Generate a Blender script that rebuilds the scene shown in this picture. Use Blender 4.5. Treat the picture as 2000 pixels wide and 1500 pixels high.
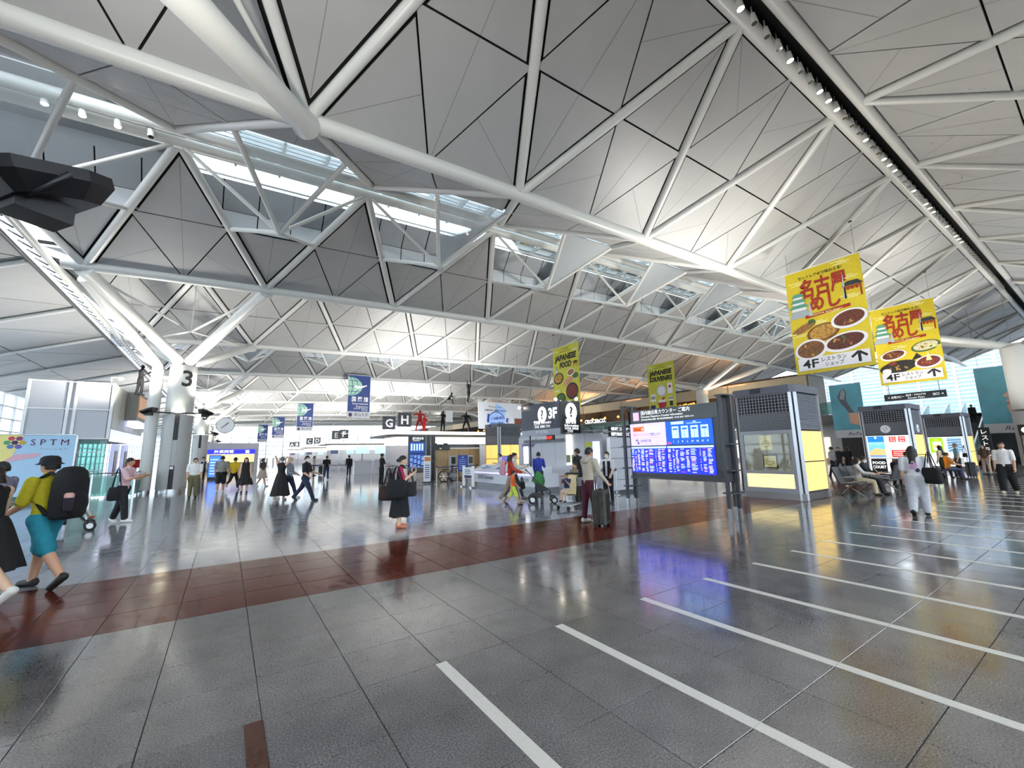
import bpy, bmesh, math, random
import numpy as np
from mathutils import Vector, Matrix
random.seed(7)
S = bpy.context.scene
COL = S.collection
for o in list(bpy.data.objects):
    bpy.data.objects.remove(o)

# ---------------------------------------------------------------- camera
def make_camera():
    yaw, pit, rol = 0.5978, 0.16156, -0.01725
    f = Vector((math.sin(yaw)*math.cos(pit), math.cos(yaw)*math.cos(pit), math.sin(pit)))
    r = Vector((math.cos(yaw), -math.sin(yaw), 0)); u = r.cross(f)
    r2 = r*math.cos(rol)+u*math.sin(rol); u2 = -r*math.sin(rol)+u*math.cos(rol)
    cd = bpy.data.cameras.new('camera'); cd.sensor_width = 36; cd.sensor_fit = 'HORIZONTAL'
    cd.lens = 814.2/2000*36; cd.clip_end = 500; cd.clip_start = 0.05
    c = bpy.data.objects.new('camera', cd); COL.objects.link(c)
    m = Matrix((r2, u2, -f)).transposed().to_4x4(); m.translation = (0, 0, 1.62)
    c.matrix_world = m
    S.camera = c
make_camera()

# ---------------------------------------------------------------- world, light, exposure
w = bpy.data.worlds.new('daylight'); S.world = w; w.use_nodes = True
bg = w.node_tree.nodes['Background']
bg.inputs[0].default_value = (0.82, 0.91, 1.0, 1); bg.inputs[1].default_value = 4.2
S.view_settings.view_transform = 'Standard'; S.view_settings.look = 'None'
S.view_settings.gamma = 1; S.view_settings.use_curve_mapping = False
S.view_settings.exposure = 0.6
S.cycles.use_denoising = True; S.cycles.use_adaptive_sampling = True; S.cycles.adaptive_threshold = .1; S.cycles.adaptive_min_samples = 12; S.cycles.use_light_tree = False
S.cycles.max_bounces = 5; S.cycles.diffuse_bounces = 3; S.cycles.glossy_bounces = 2
S.cycles.transmission_bounces = 4; S.cycles.transparent_max_bounces = 12
S.cycles.caustics_reflective = False; S.cycles.caustics_refractive = False
S.cycles.sample_clamp_indirect = 6

def lamp(name, kind, loc, energy, color=(1, 1, 1), size=1.0, size_y=None, aim=(0, 0, -1), parent=None, spot=None, spread=None):
    l = bpy.data.lights.new(name, kind); l.energy = energy; l.color = color
    if kind == 'AREA':
        l.shape = 'RECTANGLE'; l.size = size; l.size_y = size_y or size
        if spread: l.spread = spread
    elif kind == 'SPOT':
        l.spot_size = spot or 1.5; l.spot_blend = 0.7; l.shadow_soft_size = size
    else:
        l.shadow_soft_size = size
    o = bpy.data.objects.new(name, l); COL.objects.link(o); o.location = loc
    o.rotation_euler = Vector(aim).to_track_quat('-Z', 'Y').to_euler()
    if parent: o.parent = parent
    return o

def portal(loc, sx, sy, aim):
    o = lamp('window_portal', 'AREA', loc, 1, size=sx, size_y=sy, aim=aim); o.data.cycles.is_portal = True
    return o

# ---------------------------------------------------------------- materials
def lin(c):
    if isinstance(c, str):
        c = tuple(int(c[i:i+2], 16)/255 for i in (0, 2, 4))
    return tuple((x/12.92 if x <= .04045 else ((x+.055)/1.055)**2.4) for x in c)
MATS = {}
def M(name, col='888888', rough=.5, metal=0., emit=0., ecol=None, noise=None, spec=.5, bump=0., rand=0., alpha=1.):
    """noise = (scale, amount): mottles the base colour; rand: value shift per object"""
    if name in MATS: return MATS[name]
    m = bpy.data.materials.new(name); m.use_nodes = True; MATS[name] = m
    nt = m.node_tree; b = nt.nodes['Principled BSDF']
    c = lin(col)+(1,)
    b.inputs['Base Color'].default_value = c
    b.inputs['Roughness'].default_value = rough; b.inputs['Metallic'].default_value = metal
    b.inputs['Specular IOR Level'].default_value = spec
    if emit:
        m.cycles.emission_sampling = 'NONE'
        b.inputs['Emission Color'].default_value = (lin(ecol)+(1,)) if ecol else c
        b.inputs['Emission Strength'].default_value = emit
    src = None
    if noise:
        tc = nt.nodes.new('ShaderNodeTexCoord'); n = nt.nodes.new('ShaderNodeTexNoise')
        n.inputs['Scale'].default_value = noise[0]; n.inputs['Detail'].default_value = 5
        nt.links.new(tc.outputs['Object'], n.inputs['Vector'])
        r = nt.nodes.new('ShaderNodeValToRGB'); a = noise[1]
        r.color_ramp.elements[0].position = .3; r.color_ramp.elements[1].position = .7
        r.color_ramp.elements[0].color = tuple(x*(1-a) for x in c[:3])+(1,)
        r.color_ramp.elements[1].color = tuple(min(1, x*(1+a)) for x in c[:3])+(1,)
        nt.links.new(n.outputs[0], r.inputs[0]); src = r.outputs[0]
        if bump:
            bp = nt.nodes.new('ShaderNodeBump'); bp.inputs['Strength'].default_value = bump; bp.inputs['Distance'].default_value = .01
            nt.links.new(n.outputs[0], bp.inputs['Height']); nt.links.new(bp.outputs[0], b.inputs['Normal'])
    if rand:
        oi = nt.nodes.new('ShaderNodeObjectInfo'); h = nt.nodes.new('ShaderNodeHueSaturation')
        mr = nt.nodes.new('ShaderNodeMapRange'); mr.inputs[3].default_value = 1-rand; mr.inputs[4].default_value = 1+rand
        nt.links.new(oi.outputs['Random'], mr.inputs[0]); nt.links.new(mr.outputs[0], h.inputs['Value'])
        if src: nt.links.new(src, h.inputs['Color'])
        else: h.inputs['Color'].default_value = c
        src = h.outputs[0]
    if src: nt.links.new(src, b.inputs['Base Color'])
    if alpha < 1: b.inputs['Alpha'].default_value = alpha
    return m
def glass(name, col='E8F4F4', clear=.85, rough=.03, diff=0.):
    """thin pane: see-through with a faint tint, a gloss and (diff) some milky scatter"""
    if name in MATS: return MATS[name]
    m = bpy.data.materials.new(name); m.use_nodes = True; MATS[name] = m
    nt = m.node_tree; nt.nodes.clear(); N = nt.nodes.new; L = nt.links.new
    out = N('ShaderNodeOutputMaterial'); t = N('ShaderNodeBsdfTransparent'); t.inputs[0].default_value = lin(col)+(1,)
    g = N('ShaderNodeBsdfGlossy'); g.inputs['Roughness'].default_value = rough
    fr = N('ShaderNodeFresnel'); fr.inputs[0].default_value = 1.45
    mx = N('ShaderNodeMixShader'); L(fr.outputs[0], mx.inputs[0]); L(t.outputs[0], mx.inputs[1]); L(g.outputs[0], mx.inputs[2])
    d = N('ShaderNodeBsdfDiffuse'); d.inputs[0].default_value = lin(col)+(1,)
    m2 = N('ShaderNodeMixShader'); m2.inputs[0].default_value = 1-clear if not diff else diff
    L(mx.outputs[0], m2.inputs[1]); L(d.outputs[0], m2.inputs[2]); L(m2.outputs[0], out.inputs[0])
    return m

# ---------------------------------------------------------------- mesh helpers
def link(o, parent=None):
    COL.objects.link(o)
    if parent: o.parent = parent
    return o
def tag(o, label=None, cat=None, group=None, kind=None):
    if label: o['label'] = label
    if cat: o['category'] = cat
    if group: o['group'] = group
    if kind: o['kind'] = kind
    return o
def thing(name, label, cat, loc=(0, 0, 0), rz=0., group=None, kind=None):
    o = bpy.data.objects.new(name, None); o.empty_display_size = .2
    o.location = loc; o.rotation_euler = (0, 0, rz)
    link(o); return tag(o, label, cat, group, kind)

class MB:
    """collects polygons, builds ONE mesh object"""
    def __init__(s): s.v = []; s.f = []; s.m = []; s.sm = []; s.mats = []
    def mi(s, mat):
        if mat is None: return 0
        if mat not in s.mats: s.mats.append(mat)
        return s.mats.index(mat)
    def raw(s, vs, fs, mat=None, smooth=False):
        b = len(s.v); s.v += [tuple(x) for x in vs]; k = s.mi(mat)
        for f in fs: s.f.append([i+b for i in f]); s.m.append(k); s.sm.append(smooth)
        return s
    def box(s, c, d, mat=None, rz=0., rx=0., ry=0.):
        x, y, z = (q/2 for q in d)
        vs = [Vector(p) for p in ((-x,-y,-z),(x,-y,-z),(x,y,-z),(-x,y,-z),(-x,-y,z),(x,-y,z),(x,y,z),(-x,y,z))]
        if rz or rx or ry:
            R = Matrix.Rotation(rz, 3, 'Z') @ Matrix.Rotation(ry, 3, 'Y') @ Matrix.Rotation(rx, 3, 'X'); vs = [R @ p for p in vs]
        c = Vector(c)
        return s.raw([p+c for p in vs], [(0,3,2,1),(4,5,6,7),(0,1,5,4),(1,2,6,5),(2,3,7,6),(3,0,4,7)], mat)
    def bb(s, x0, x1, y0, y1, z0, z1, mat=None):
        return s.box(((x0+x1)/2, (y0+y1)/2, (z0+z1)/2), (x1-x0, y1-y0, z1-z0), mat)
    def tube(s, pts, r, seg=10, mat=None, cap=True, sq=False):
        """swept tube; r number or list"""
        P = [Vector(p) for p in pts]; n = len(P); rs = r if isinstance(r, (list, tuple)) else [r]*n
        t0 = (P[1]-P[0]).normalized(); up = Vector((0, 0, 1)) if abs(t0.z) < .95 else Vector((1, 0, 0))
        vs = []
        for i in range(n):
            a = P[max(i-1, 0)]; b = P[min(i+1, n-1)]; t = (b-a).normalized()
            x = t.cross(up)
            if x.length < 1e-5: x = t.orthogonal()
            x.normalize(); y = x.cross(t)
            for k in range(seg):
                q = 2*math.pi*(k+(.5 if seg == 4 else 0))/seg
                vs.append(P[i]+(x*math.cos(q)+y*math.sin(q))*rs[i]*(1.414 if seg == 4 else 1))
        fs = [(i*seg+k, i*seg+(k+1) % seg, (i+1)*seg+(k+1) % seg, (i+1)*seg+k) for i in range(n-1) for k in range(seg)]
        s.raw(vs, fs, mat, seg > 5)
        if cap:
            s.raw(vs[:seg], [tuple(range(seg))[::-1]], mat); s.raw(vs[-seg:], [tuple(range(seg))], mat)
        return s
    def lathe(s, prof, seg=16, c=(0, 0, 0), mat=None, smooth=True, sx=1., sy=1., cap=True):
        cx, cy, cz = c; vs = []
        for r, z in prof:
            for k in range(seg):
                q = 2*math.pi*k/seg; vs.append((cx+r*sx*math.cos(q), cy+r*sy*math.sin(q), cz+z))
        n = len(prof)
        fs = [(i*seg+k, i*seg+(k+1) % seg, (i+1)*seg+(k+1) % seg, (i+1)*seg+k) for i in range(n-1) for k in range(seg)]
        s.raw(vs, fs, mat, smooth)
        if cap: s.raw(vs[:seg], [tuple(range(seg))[::-1]], mat); s.raw(vs[-seg:], [tuple(range(seg))], mat)
        return s
    def ell(s, c, d, mat=None, seg=12, ring=8, R=None):
        vs = []; c = Vector(c)
        for i in range(ring+1):
            a = math.pi*i/ring
            for k in range(seg):
                q = 2*math.pi*k/seg; p = Vector((math.sin(a)*math.cos(q)*d[0], math.sin(a)*math.sin(q)*d[1], math.cos(a)*d[2]))
                vs.append(c+(R @ p if R else p))
        fs = [(i*seg+k, (i+1)*seg+k, (i+1)*seg+(k+1) % seg, i*seg+(k+1) % seg) for i in range(ring) for k in range(seg)]
        return s.raw(vs, fs, mat, True)
    def prism(s, poly, z0, z1, mat=None):
        """poly in xy, extruded in z"""
        n = len(poly); vs = [(x, y, z0) for x, y in poly]+[(x, y, z1) for x, y in poly]
        return s.raw(vs, [tuple(range(n))[::-1], tuple(range(n, 2*n))]+[(i, (i+1) % n, n+(i+1) % n, n+i) for i in range(n)], mat)
    def prismy(s, poly, y0, y1, mat=None):
        """poly in xz, extruded in y"""
        n = len(poly); vs = [(x, y0, z) for x, z in poly]+[(x, y1, z) for x, z in poly]
        return s.raw(vs, [tuple(range(n)), tuple(range(n, 2*n))[::-1]]+[(i, n+i, n+(i+1) % n, (i+1) % n) for i in range(n)], mat)
    def build(s, name, mat=None, parent=None, label=None, cat=None, group=None, kind=None, loc=None, rz=None):
        me = bpy.data.meshes.new(name); me.from_pydata([tuple(p) for p in s.v], [], s.f)
        if mat is not None and not s.mats: me.materials.append(mat)
        else:
            for q in s.mats: me.materials.append(q)
            me.polygons.foreach_set('material_index', s.m)
        me.polygons.foreach_set('use_smooth', s.sm); me.update()
        o = bpy.data.objects.new(name, me); link(o, parent); tag(o, label, cat, group, kind)
        if loc: o.location = loc
        if rz is not None: o.rotation_euler = (0, 0, rz)
        return o

_tx = {}
def glyphs(s, bold=0., spacing=1., shear=0.):
    k = (s, bold, spacing, shear)
    if k not in _tx:
        c = bpy.data.curves.new('t', 'FONT'); c.body = s; c.size = 1; c.resolution_u = 2; c.align_x = 'CENTER'; c.offset = bold
        c.space_character = spacing; c.shear = shear
        o = bpy.data.objects.new('t', c); m = o.to_mesh()
        vs = [(v.co.x, v.co.y) for v in m.vertices]; fs = [tuple(p.vertices) for p in m.polygons]
        o.to_mesh_clear(); bpy.data.objects.remove(o); bpy.data.curves.remove(c)
        xs = [p[0] for p in vs] or [0]
        _tx[k] = (vs, fs, min(xs), max(xs))
    return _tx[k]

class Canvas:
    """flat print on a panel that faces local -Y; x to the viewer's right, z up, y0 the panel's front face"""
    def __init__(s, y0=0.): s.b = MB(); s.y = y0; s.n = 0
    def _y(s, l): return s.y-.004-.003*l-.0005*s.n
    def poly(s, pts, mat, l=0):
        s.n = (s.n+1) % 60
        return s.b.raw([(x, s._y(l), z) for x, z in pts], [tuple(range(len(pts)))], mat)
    def rect(s, x0, x1, z0, z1, mat, l=0): s.poly([(x0, z0), (x1, z0), (x1, z1), (x0, z1)], mat, l)
    def disc(s, x, z, rx, rz, mat, l=0, n=24, a0=0., a1=2*math.pi, tilt=0.):
        pts = []
        for k in range(n):
            q = a0+(a1-a0)*k/(n if abs(a1-a0) > 6.2 else n-1); u, v = rx*math.cos(q), rz*math.sin(q)
            pts.append((x+u*math.cos(tilt)-v*math.sin(tilt), z+u*math.sin(tilt)+v*math.cos(tilt)))
        s.poly(pts, mat, l)
    def line(s, pts, w, mat, l=0):
        for (x0, z0), (x1, z1) in zip(pts, pts[1:]):
            d = math.hypot(x1-x0, z1-z0) or 1; nx, nz = -(z1-z0)/d*w/2, (x1-x0)/d*w/2
            s.poly([(x0-nx, z0-nz), (x1-nx, z1-nz), (x1+nx, z1+nz), (x0+nx, z0+nz)], mat, l)
    def text(s, t, x, z, h, mat, l=1, w=None, bold=0., align='C', spacing=1., shear=0., rise=0.):
        """h: cap height; w: fit the width"""
        vs, fs, a, b = glyphs(t, bold, spacing, shear); k = h/.72; s.n = (s.n+1) % 60
        kx = k if w is None else w/max(b-a, 1e-6)
        ox = x-(a+b)/2*kx if align == 'C' else (x-a*kx if align == 'L' else x-b*kx)
        s.b.raw([(ox+u*kx, s._y(l), z+v*k+rise*(ox+u*kx-x)) for u, v in vs], fs, mat)
    def build(s, name='printed_design', parent=None): return s.b.build(name, None, parent)
FX = -math.pi/2      # root rotation of a panel that faces -X
def heading(dx, dy): return math.atan2(dx, -dy)
# ================================================================ SETTING
CAMP = Vector((0, 0, 1.62)); CAMI = S.camera.matrix_world.inverted()
def px(p):
    q = CAMI @ Vector(p)
    if q.z > -.1: return None
    return (1000+814.2*q.x/-q.z, 750-814.2*q.y/-q.z, -q.z)
def inview(p, m=150):
    q = px(p)
    return q is not None and -m < q[0] < 2000+m and -m < q[1] < 1500+m
# ---------------- floor
def granite(name, c0, c1, rough, r0=0.):
    m = M(name, c0, rough, rand=.06); nt = m.node_tree; N = nt.nodes.new; L = nt.links.new
    b = nt.nodes['Principled BSDF']; h = next(n for n in nt.nodes if n.type == 'HUE_SAT')
    tc = N('ShaderNodeTexCoord'); v = N('ShaderNodeTexNoise'); v.inputs['Scale'].default_value = 85; v.inputs['Detail'].default_value = 6; v.inputs['Roughness'].default_value = .75
    g = N('ShaderNodeNewGeometry'); L(g.outputs['Position'], v.inputs['Vector'])
    big = N('ShaderNodeTexNoise'); big.inputs['Scale'].default_value = 3.2; big.inputs['Detail'].default_value = 4; L(g.outputs['Position'], big.inputs['Vector'])
    r = N('ShaderNodeValToRGB'); r.color_ramp.elements[0].color = lin(c0)+(1,); r.color_ramp.elements[1].color = lin(c1)+(1,)
    r.color_ramp.elements[0].position = .36; r.color_ramp.elements[1].position = .64
    L(v.outputs[0], r.inputs[0])
    mx = N('ShaderNodeMix'); mx.data_type = 'RGBA'; mx.blend_type = 'OVERLAY'; mx.inputs[0].default_value = .35
    L(r.outputs[0], mx.inputs[6]); L(big.outputs[0], mx.inputs[7]); L(mx.outputs[2], h.inputs['Color'])
    b.inputs['Specular IOR Level'].default_value = 1.0
    # polish wears unevenly
    mr = N('ShaderNodeMapRange'); mr.inputs[1].default_value = .3; mr.inputs[2].default_value = .7
    mr.inputs[3].default_value = rough*.75; mr.inputs[4].default_value = rough*1.3
    L(big.outputs[0], mr.inputs[0]); L(mr.outputs[0], b.inputs['Roughness'])
    return m
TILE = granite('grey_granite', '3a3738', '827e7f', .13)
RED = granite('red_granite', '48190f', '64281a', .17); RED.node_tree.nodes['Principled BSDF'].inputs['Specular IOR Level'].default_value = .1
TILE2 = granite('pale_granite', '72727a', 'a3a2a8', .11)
def gridmat(src=None, nm='pale_granite_far'):
    """the far floor: same stone, joints drawn where single tiles can no longer be told apart"""
    m = (src or TILE2).copy(); m.name = nm; nt = m.node_tree; N = nt.nodes.new; L = nt.links.new
    b = nt.nodes['Principled BSDF']; h = next(n for n in nt.nodes if n.type == 'HUE_SAT')
    g = N('ShaderNodeNewGeometry'); sp = N('ShaderNodeSeparateXYZ'); L(g.outputs['Position'], sp.inputs[0]); js = []
    for ax, o, p in ((0, .314, .602), (1, .886, .6)):
        a = N('ShaderNodeMath'); a.operation = 'SUBTRACT'; a.inputs[1].default_value = o-p/2; L(sp.outputs[ax], a.inputs[0])
        d = N('ShaderNodeMath'); d.operation = 'PINGPONG'; d.inputs[1].default_value = p/2; L(a.outputs[0], d.inputs[0])
        c = N('ShaderNodeMath'); c.operation = 'GREATER_THAN'; c.inputs[1].default_value = p/2-.005; L(d.outputs[0], c.inputs[0]); js.append(c)
    mx = N('ShaderNodeMath'); mx.operation = 'MAXIMUM'; L(js[0].outputs[0], mx.inputs[0]); L(js[1].outputs[0], mx.inputs[1])
    cm = N('ShaderNodeMix'); cm.data_type = 'RGBA'; L(mx.outputs[0], cm.inputs[0]); L(h.outputs[0], cm.inputs[6]); cm.inputs[7].default_value = (.03, .03, .03, 1)
    L(cm.outputs[2], b.inputs['Base Color'])
    return m
TILEF = gridmat()
JOINT = M('floor_joint', '2c2a2a', .6)
PX, OX, PY, OY = .602, .314, .6, .886
NX0, NX1, NY0, NY1 = -14, 34, -5, 22            # block of real tiles
bx0, bx1, by0, by1 = OX+PX*NX0, OX+PX*NX1, OY+PY*NY0, OY+PY*NY1
b = MB(); b.raw([(bx0-.3, by0-.3, -.006), (bx1+.3, by0-.3, -.006), (bx1+.3, by1+.3, -.006), (bx0-.3, by1+.3, -.006)], [(0, 1, 2, 3)], JOINT)
YS = OY+PY*8; TILEN = gridmat(TILE, 'grey_granite_near')
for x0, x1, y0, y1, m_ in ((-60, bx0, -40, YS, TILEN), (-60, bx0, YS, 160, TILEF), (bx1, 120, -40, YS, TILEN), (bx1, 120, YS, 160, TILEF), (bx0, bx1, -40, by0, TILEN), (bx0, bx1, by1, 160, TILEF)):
    b.raw([(x0, y0, 0), (x1, y0, 0), (x1, y1, 0), (x0, y1, 0)], [(0, 1, 2, 3)], m_)
floor = b.build('floor', kind='structure')
def tile_mesh(mat, nm, wx=PX, wy=PY, top=0.):
    g = .0028; e = .0018
    x, y = wx/2-g, wy/2-g
    t = MB().raw([(-x,-y,-.006),(x,-y,-.006),(x,y,-.006),(-x,y,-.006),(-x,-y,-e),(x,-y,-e),(x,y,-e),(-x,y,-e),(-x+e,-y+e,top),(x-e,-y+e,top),(x-e,y-e,top),(-x+e,y-e,top)],
        [(8,9,10,11),(4,5,9,8),(5,6,10,9),(6,7,11,10),(7,4,8,11),(0,1,5,4),(1,2,6,5),(2,3,7,6),(3,0,4,7)])
    me = bpy.data.meshes.new(nm); me.from_pydata(t.v, [], t.f); me.materials.append(mat); return me, t
tg, tgb = tile_mesh(TILE, 'tile'); tr, trb = tile_mesh(RED, 'red_tile'); tp, tpb = tile_mesh(TILE2, 'pale_tile')
cells = []
for i in range(NX0, NX1):
    for j in range(NY0, NY1):
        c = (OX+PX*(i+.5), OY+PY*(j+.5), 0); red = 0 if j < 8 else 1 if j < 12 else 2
        p = px(c)
        if p is None or not inview(c, 120): pr_ = 1e9
        else: pr_ = p[2]
        cells.append((pr_, c, red))
cells.sort(key=lambda t: t[0])
rest = MB()
for n, (d, c, red) in enumerate(cells):
    if n < 300:
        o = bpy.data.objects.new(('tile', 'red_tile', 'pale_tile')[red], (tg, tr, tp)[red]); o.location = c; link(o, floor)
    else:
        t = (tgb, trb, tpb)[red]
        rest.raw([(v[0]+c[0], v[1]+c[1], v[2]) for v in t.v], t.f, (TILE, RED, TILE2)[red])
rest.build('tiles_beyond', parent=floor, kind='stuff')
# the red band outside the block of real tiles
band = MB()
for x0, x1 in ((-60, bx0), (bx1, 60)):
    n = int((x1-x0)/1.2)
    for i in range(n):
        for j in range(4):
            u = x0+(x1-x0)*i/n; v = x0+(x1-x0)*(i+1)/n; y = OY+PY*(8+j)
            band.box(((u+v)/2, y+.3, .001), (v-u-.006, PY-.006, .006))
band.build('red_band_beyond', RED, floor, kind='stuff')
WHT = M('white_stone_inlay', 'cdc9c2', .3, noise=(60, .06))
BRN = M('brown_inlay', '4a2a1e', .25, noise=(40, .12))
for k in range(2, 68, 2):
    X = OX+PX*k
    if X > 42: break
    for a, c in (((3.286, 2.686), (2.686, 1.486), (1.486, .286), (.286, -.9)) if X < 9 else ((3.286, -1.2),)):
        MB().box((X, (a+c)/2, .0008), (.09, a-c-.005, .005)).build('white_stripe', WHT, floor)
for a, c in ((3.29, 2.3), (2.3, 1.2)):
    MB().box((.265, (a+c)/2, .0008), (.1, a-c-.005, .005)).build('brown_strip', BRN, floor)

# ---------------- ceiling: folded roof of triangles between tubes
s5 = 5.65
def Tz(x): return 8.79+.048*x-.00042*x*x
def XT(i): return .9+s5*i
def XR(i): return -1.925+s5*i
def YT(k): return 9.1+2*s5*k
RH = 2.45
PAN = M('ceiling_panel', 'a9a9a7', .42, spec=.5, noise=(1.2, .03))
TUBE = M('white_tube', 'cfcfca', .35)
DARK = M('roof_void', '101010', .9)
CLER = M('clerestory_panel', 'c9ccce', .5)
MILK = glass('milky_glass', 'F2F6F7', diff=.24)
PANE = glass('window_pane', 'EAF5F8', clear=.97)
SEAM = M('panel_seam', '6e6e6d', .6)
ceiling = thing('ceiling', None, None, kind='structure')
IL, IRT = -1, 11
def inset(P, d):
    """triangle P inset by d[i] from edge i (P[i]->P[i+1])"""
    P = [Vector(p) for p in P]; n = (P[1]-P[0]).cross(P[2]-P[0]).normalized(); out = []
    L = []
    for i in range(3):
        e = (P[(i+1) % 3]-P[i]).normalized(); q = n.cross(e); L.append((P[i]+q*d[i], e))
    for i in range(3):
        (a, u), (b_, v) = L[i-1], L[i]
        # a+u*t meets b+v*s in the plane
        w_ = b_-a; cr = u.cross(v); t = w_.cross(v).dot(cr)/cr.dot(cr); out.append(a+u*t)
    return out
panels = []     # (size on picture, verts)
seams = MB(); backing = MB()
def panel(P, d):
    try: Q = inset(P, d)
    except ZeroDivisionError: return
    n = (Q[1]-Q[0]).cross(Q[2]-Q[0]).normalized()
    if n.z < 0: n = -n
    c = (Q[0]+Q[1]+Q[2])/3; a = (Q[1]-Q[0]).cross(Q[2]-Q[0]).length/2
    dist = (c-CAMP); facing = abs(dist.normalized().dot(n))
    sc = a*facing/dist.length_squared if inview(c, 60) else 0
    panels.append((sc, Q, n))
    # fine seam from the narrow corner to the far edge's middle
    if sc > 2e-4:
        A = Q[0]; B = (Q[1]+Q[2])/2; e = (B-A).normalized().cross(n)*.006; dn = -n*.003
        seams.raw([A+(B-A)*.03-e+dn, A+(B-A)*.03+e+dn, B+e+dn, B-e+dn], [(0, 1, 2, 3)])
def sub4(A, B, C, full=True, tb=.2, cr=.2):
    """A apex corner; AB and AC lie on braces, BC on a chord"""
    A, B, C = Vector(A), Vector(B), Vector(C); ab, ac, bc = (A+B)/2, (A+C)/2, (B+C)/2; g = .022
    panel((A, ab, ac), (tb, g, tb))
    if full:
        panel((B, bc, ab), (cr, g, tb)); panel((C, ac, bc), (tb, g, cr)); panel((bc, ac, ab), (g, g, g))
def back(*P):
    P = [Vector(p) for p in P]; n = (P[1]-P[0]).cross(P[2]-P[0]).normalized()
    if n.z < 0: n = -n
    backing.raw([p+n*.09 for p in P], [(0, 1, 2)])
tubes = []      # (name, pts, r)
def T_(i, k): x = XT(i); return Vector((x, YT(k), Tz(x)))
def R_(i, k, sgn): x = XR(i); return Vector((x, YT(k)+s5+sgn*.32, Tz(x)+RH))
skylights = []
KMAX = 10
for k in range(-2, KMAX):
    dormer = (k % 2 == 0)
    for sgn, kt in ((-1, k), (1, k+1)):
        if k == -2 and sgn == -1: continue
        for i in range(IL, IRT+1):
            # B: apex on the valley chord, base on the ridge
            a, b1, b2 = T_(i, kt), R_(i, k, sgn), R_(i+1, k, sgn)
            op = dormer and k >= 0
            sub4(a, b1, b2, not op)
            if op: back(a, (a+b1)/2, (a+b2)/2)
            else: back(a, b1, b2)
            tubes.append(('brace', [a, b1], .13)); tubes.append(('brace', [a, b2], .13))
            # A: apex on the ridge, base on the valley chord
            if i < IRT:
                r, t1, t2 = R_(i+1, k, sgn), T_(i, kt), T_(i+1, kt)
                sub4(r, t1, t2); back(r, t1, t2)
    for sgn in (-1, 1):
        tubes.append(('ridge_tube', [R_(i, k, sgn) for i in range(IL, IRT+2)], .17))
    if dormer and k >= 0:
        for i in range(IL, IRT+1):
            x = XT(i); tip = Vector((x, YT(k)+s5, Tz(x)+.02))
            q = {}
            for sgn, kt in ((-1, k), (1, k+1)):
                q[sgn, 0] = (T_(i, kt)+R_(i, k, sgn))/2; q[sgn, 1] = (T_(i, kt)+R_(i+1, k, sgn))/2
                for e in (0, 1): tubes.append(('dormer_strut', [q[sgn, e], tip], .075))
            for e in (0, 1): tubes.append(('dormer_strut', [R_(i+e, k, 1), tip], .06))
            skylights.append((k, i, q[-1, 0], q[-1, 1], tip))
    else:
        # dark slot between the two ridge tubes
        for i in range(IL, IRT+1):
            a, b1 = R_(i, k, -1), R_(i+1, k, -1); c, d = R_(i, k, 1), R_(i+1, k, 1); up = Vector((0, 0, .35))
            backing.raw([a+up, b1+up, d+up, c+up], [(0, 1, 2, 3)])
            backing.raw([a, b1, b1+up, a+up], [(0, 1, 2, 3)]); backing.raw([c, d, d+up, c+up], [(0, 1, 2, 3)])
for k in range(-1, KMAX+1):
    tubes.append(('valley_chord', [Vector((XT(IL)-.6, YT(k), Tz(XT(IL)-.6)))]+[T_(i, k) for i in range(IL, IRT+1)]+[Vector((XT(IRT)+3, YT(k), Tz(XT(IRT)+3)))], .2))
panels.sort(key=lambda t: -t[0])
far = MB()
for n, (sc, Q, nn) in enumerate(panels):
    t = nn*.03; vs = Q+[p+t for p in Q]; fs = [(0, 1, 2), (3, 5, 4), (0, 3, 4, 1), (1, 4, 5, 2), (2, 5, 3, 0)]
    if n < 300: MB().raw(vs, fs).build('ceiling_panel', PAN, ceiling)
    else: far.raw(vs, fs)
far.build('panels_beyond', PAN, ceiling, kind='stuff')
backing.build('roof_backing', DARK, ceiling, kind='stuff')
seams.build('panel_seams', SEAM, ceiling, kind='stuff')
def tsize(t):
    pts = t[1]; c = (pts[0]+pts[-1])/2
    if t[0] in ('valley_chord', 'ridge_tube'): return 9
    return t[2]*(pts[0]-pts[-1]).length/(c-CAMP).length_squared if inview(c, 80) else 0
tubes.sort(key=lambda t: -tsize(t)); far = MB(); cnt = {}
for nm, pts, r in tubes:
    cnt[nm] = cnt.get(nm, 0)+1; d = min((p-CAMP).length for p in pts)
    seg = 16 if d < 30 else 8
    if cnt[nm] <= 240: MB().tube(pts, r, seg).build(nm, TUBE, ceiling)
    else: far.tube(pts, r, 6, cap=False)
far.build('braces_beyond', TUBE, ceiling, kind='stuff')
# milky triangles of the dormers
for k, i, a, b1, tip in skylights:
    n = (b1-a).cross(tip-a).normalized()*.02
    e = inset((a, b1, tip), (.06, .06, .06))
    MB().raw([p-n for p in e]+[p+n for p in e], [(0, 2, 1), (3, 4, 5), (0, 1, 4, 3), (1, 2, 5, 4), (2, 0, 3, 5)]).build('glass_triangle', MILK, ceiling)
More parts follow.
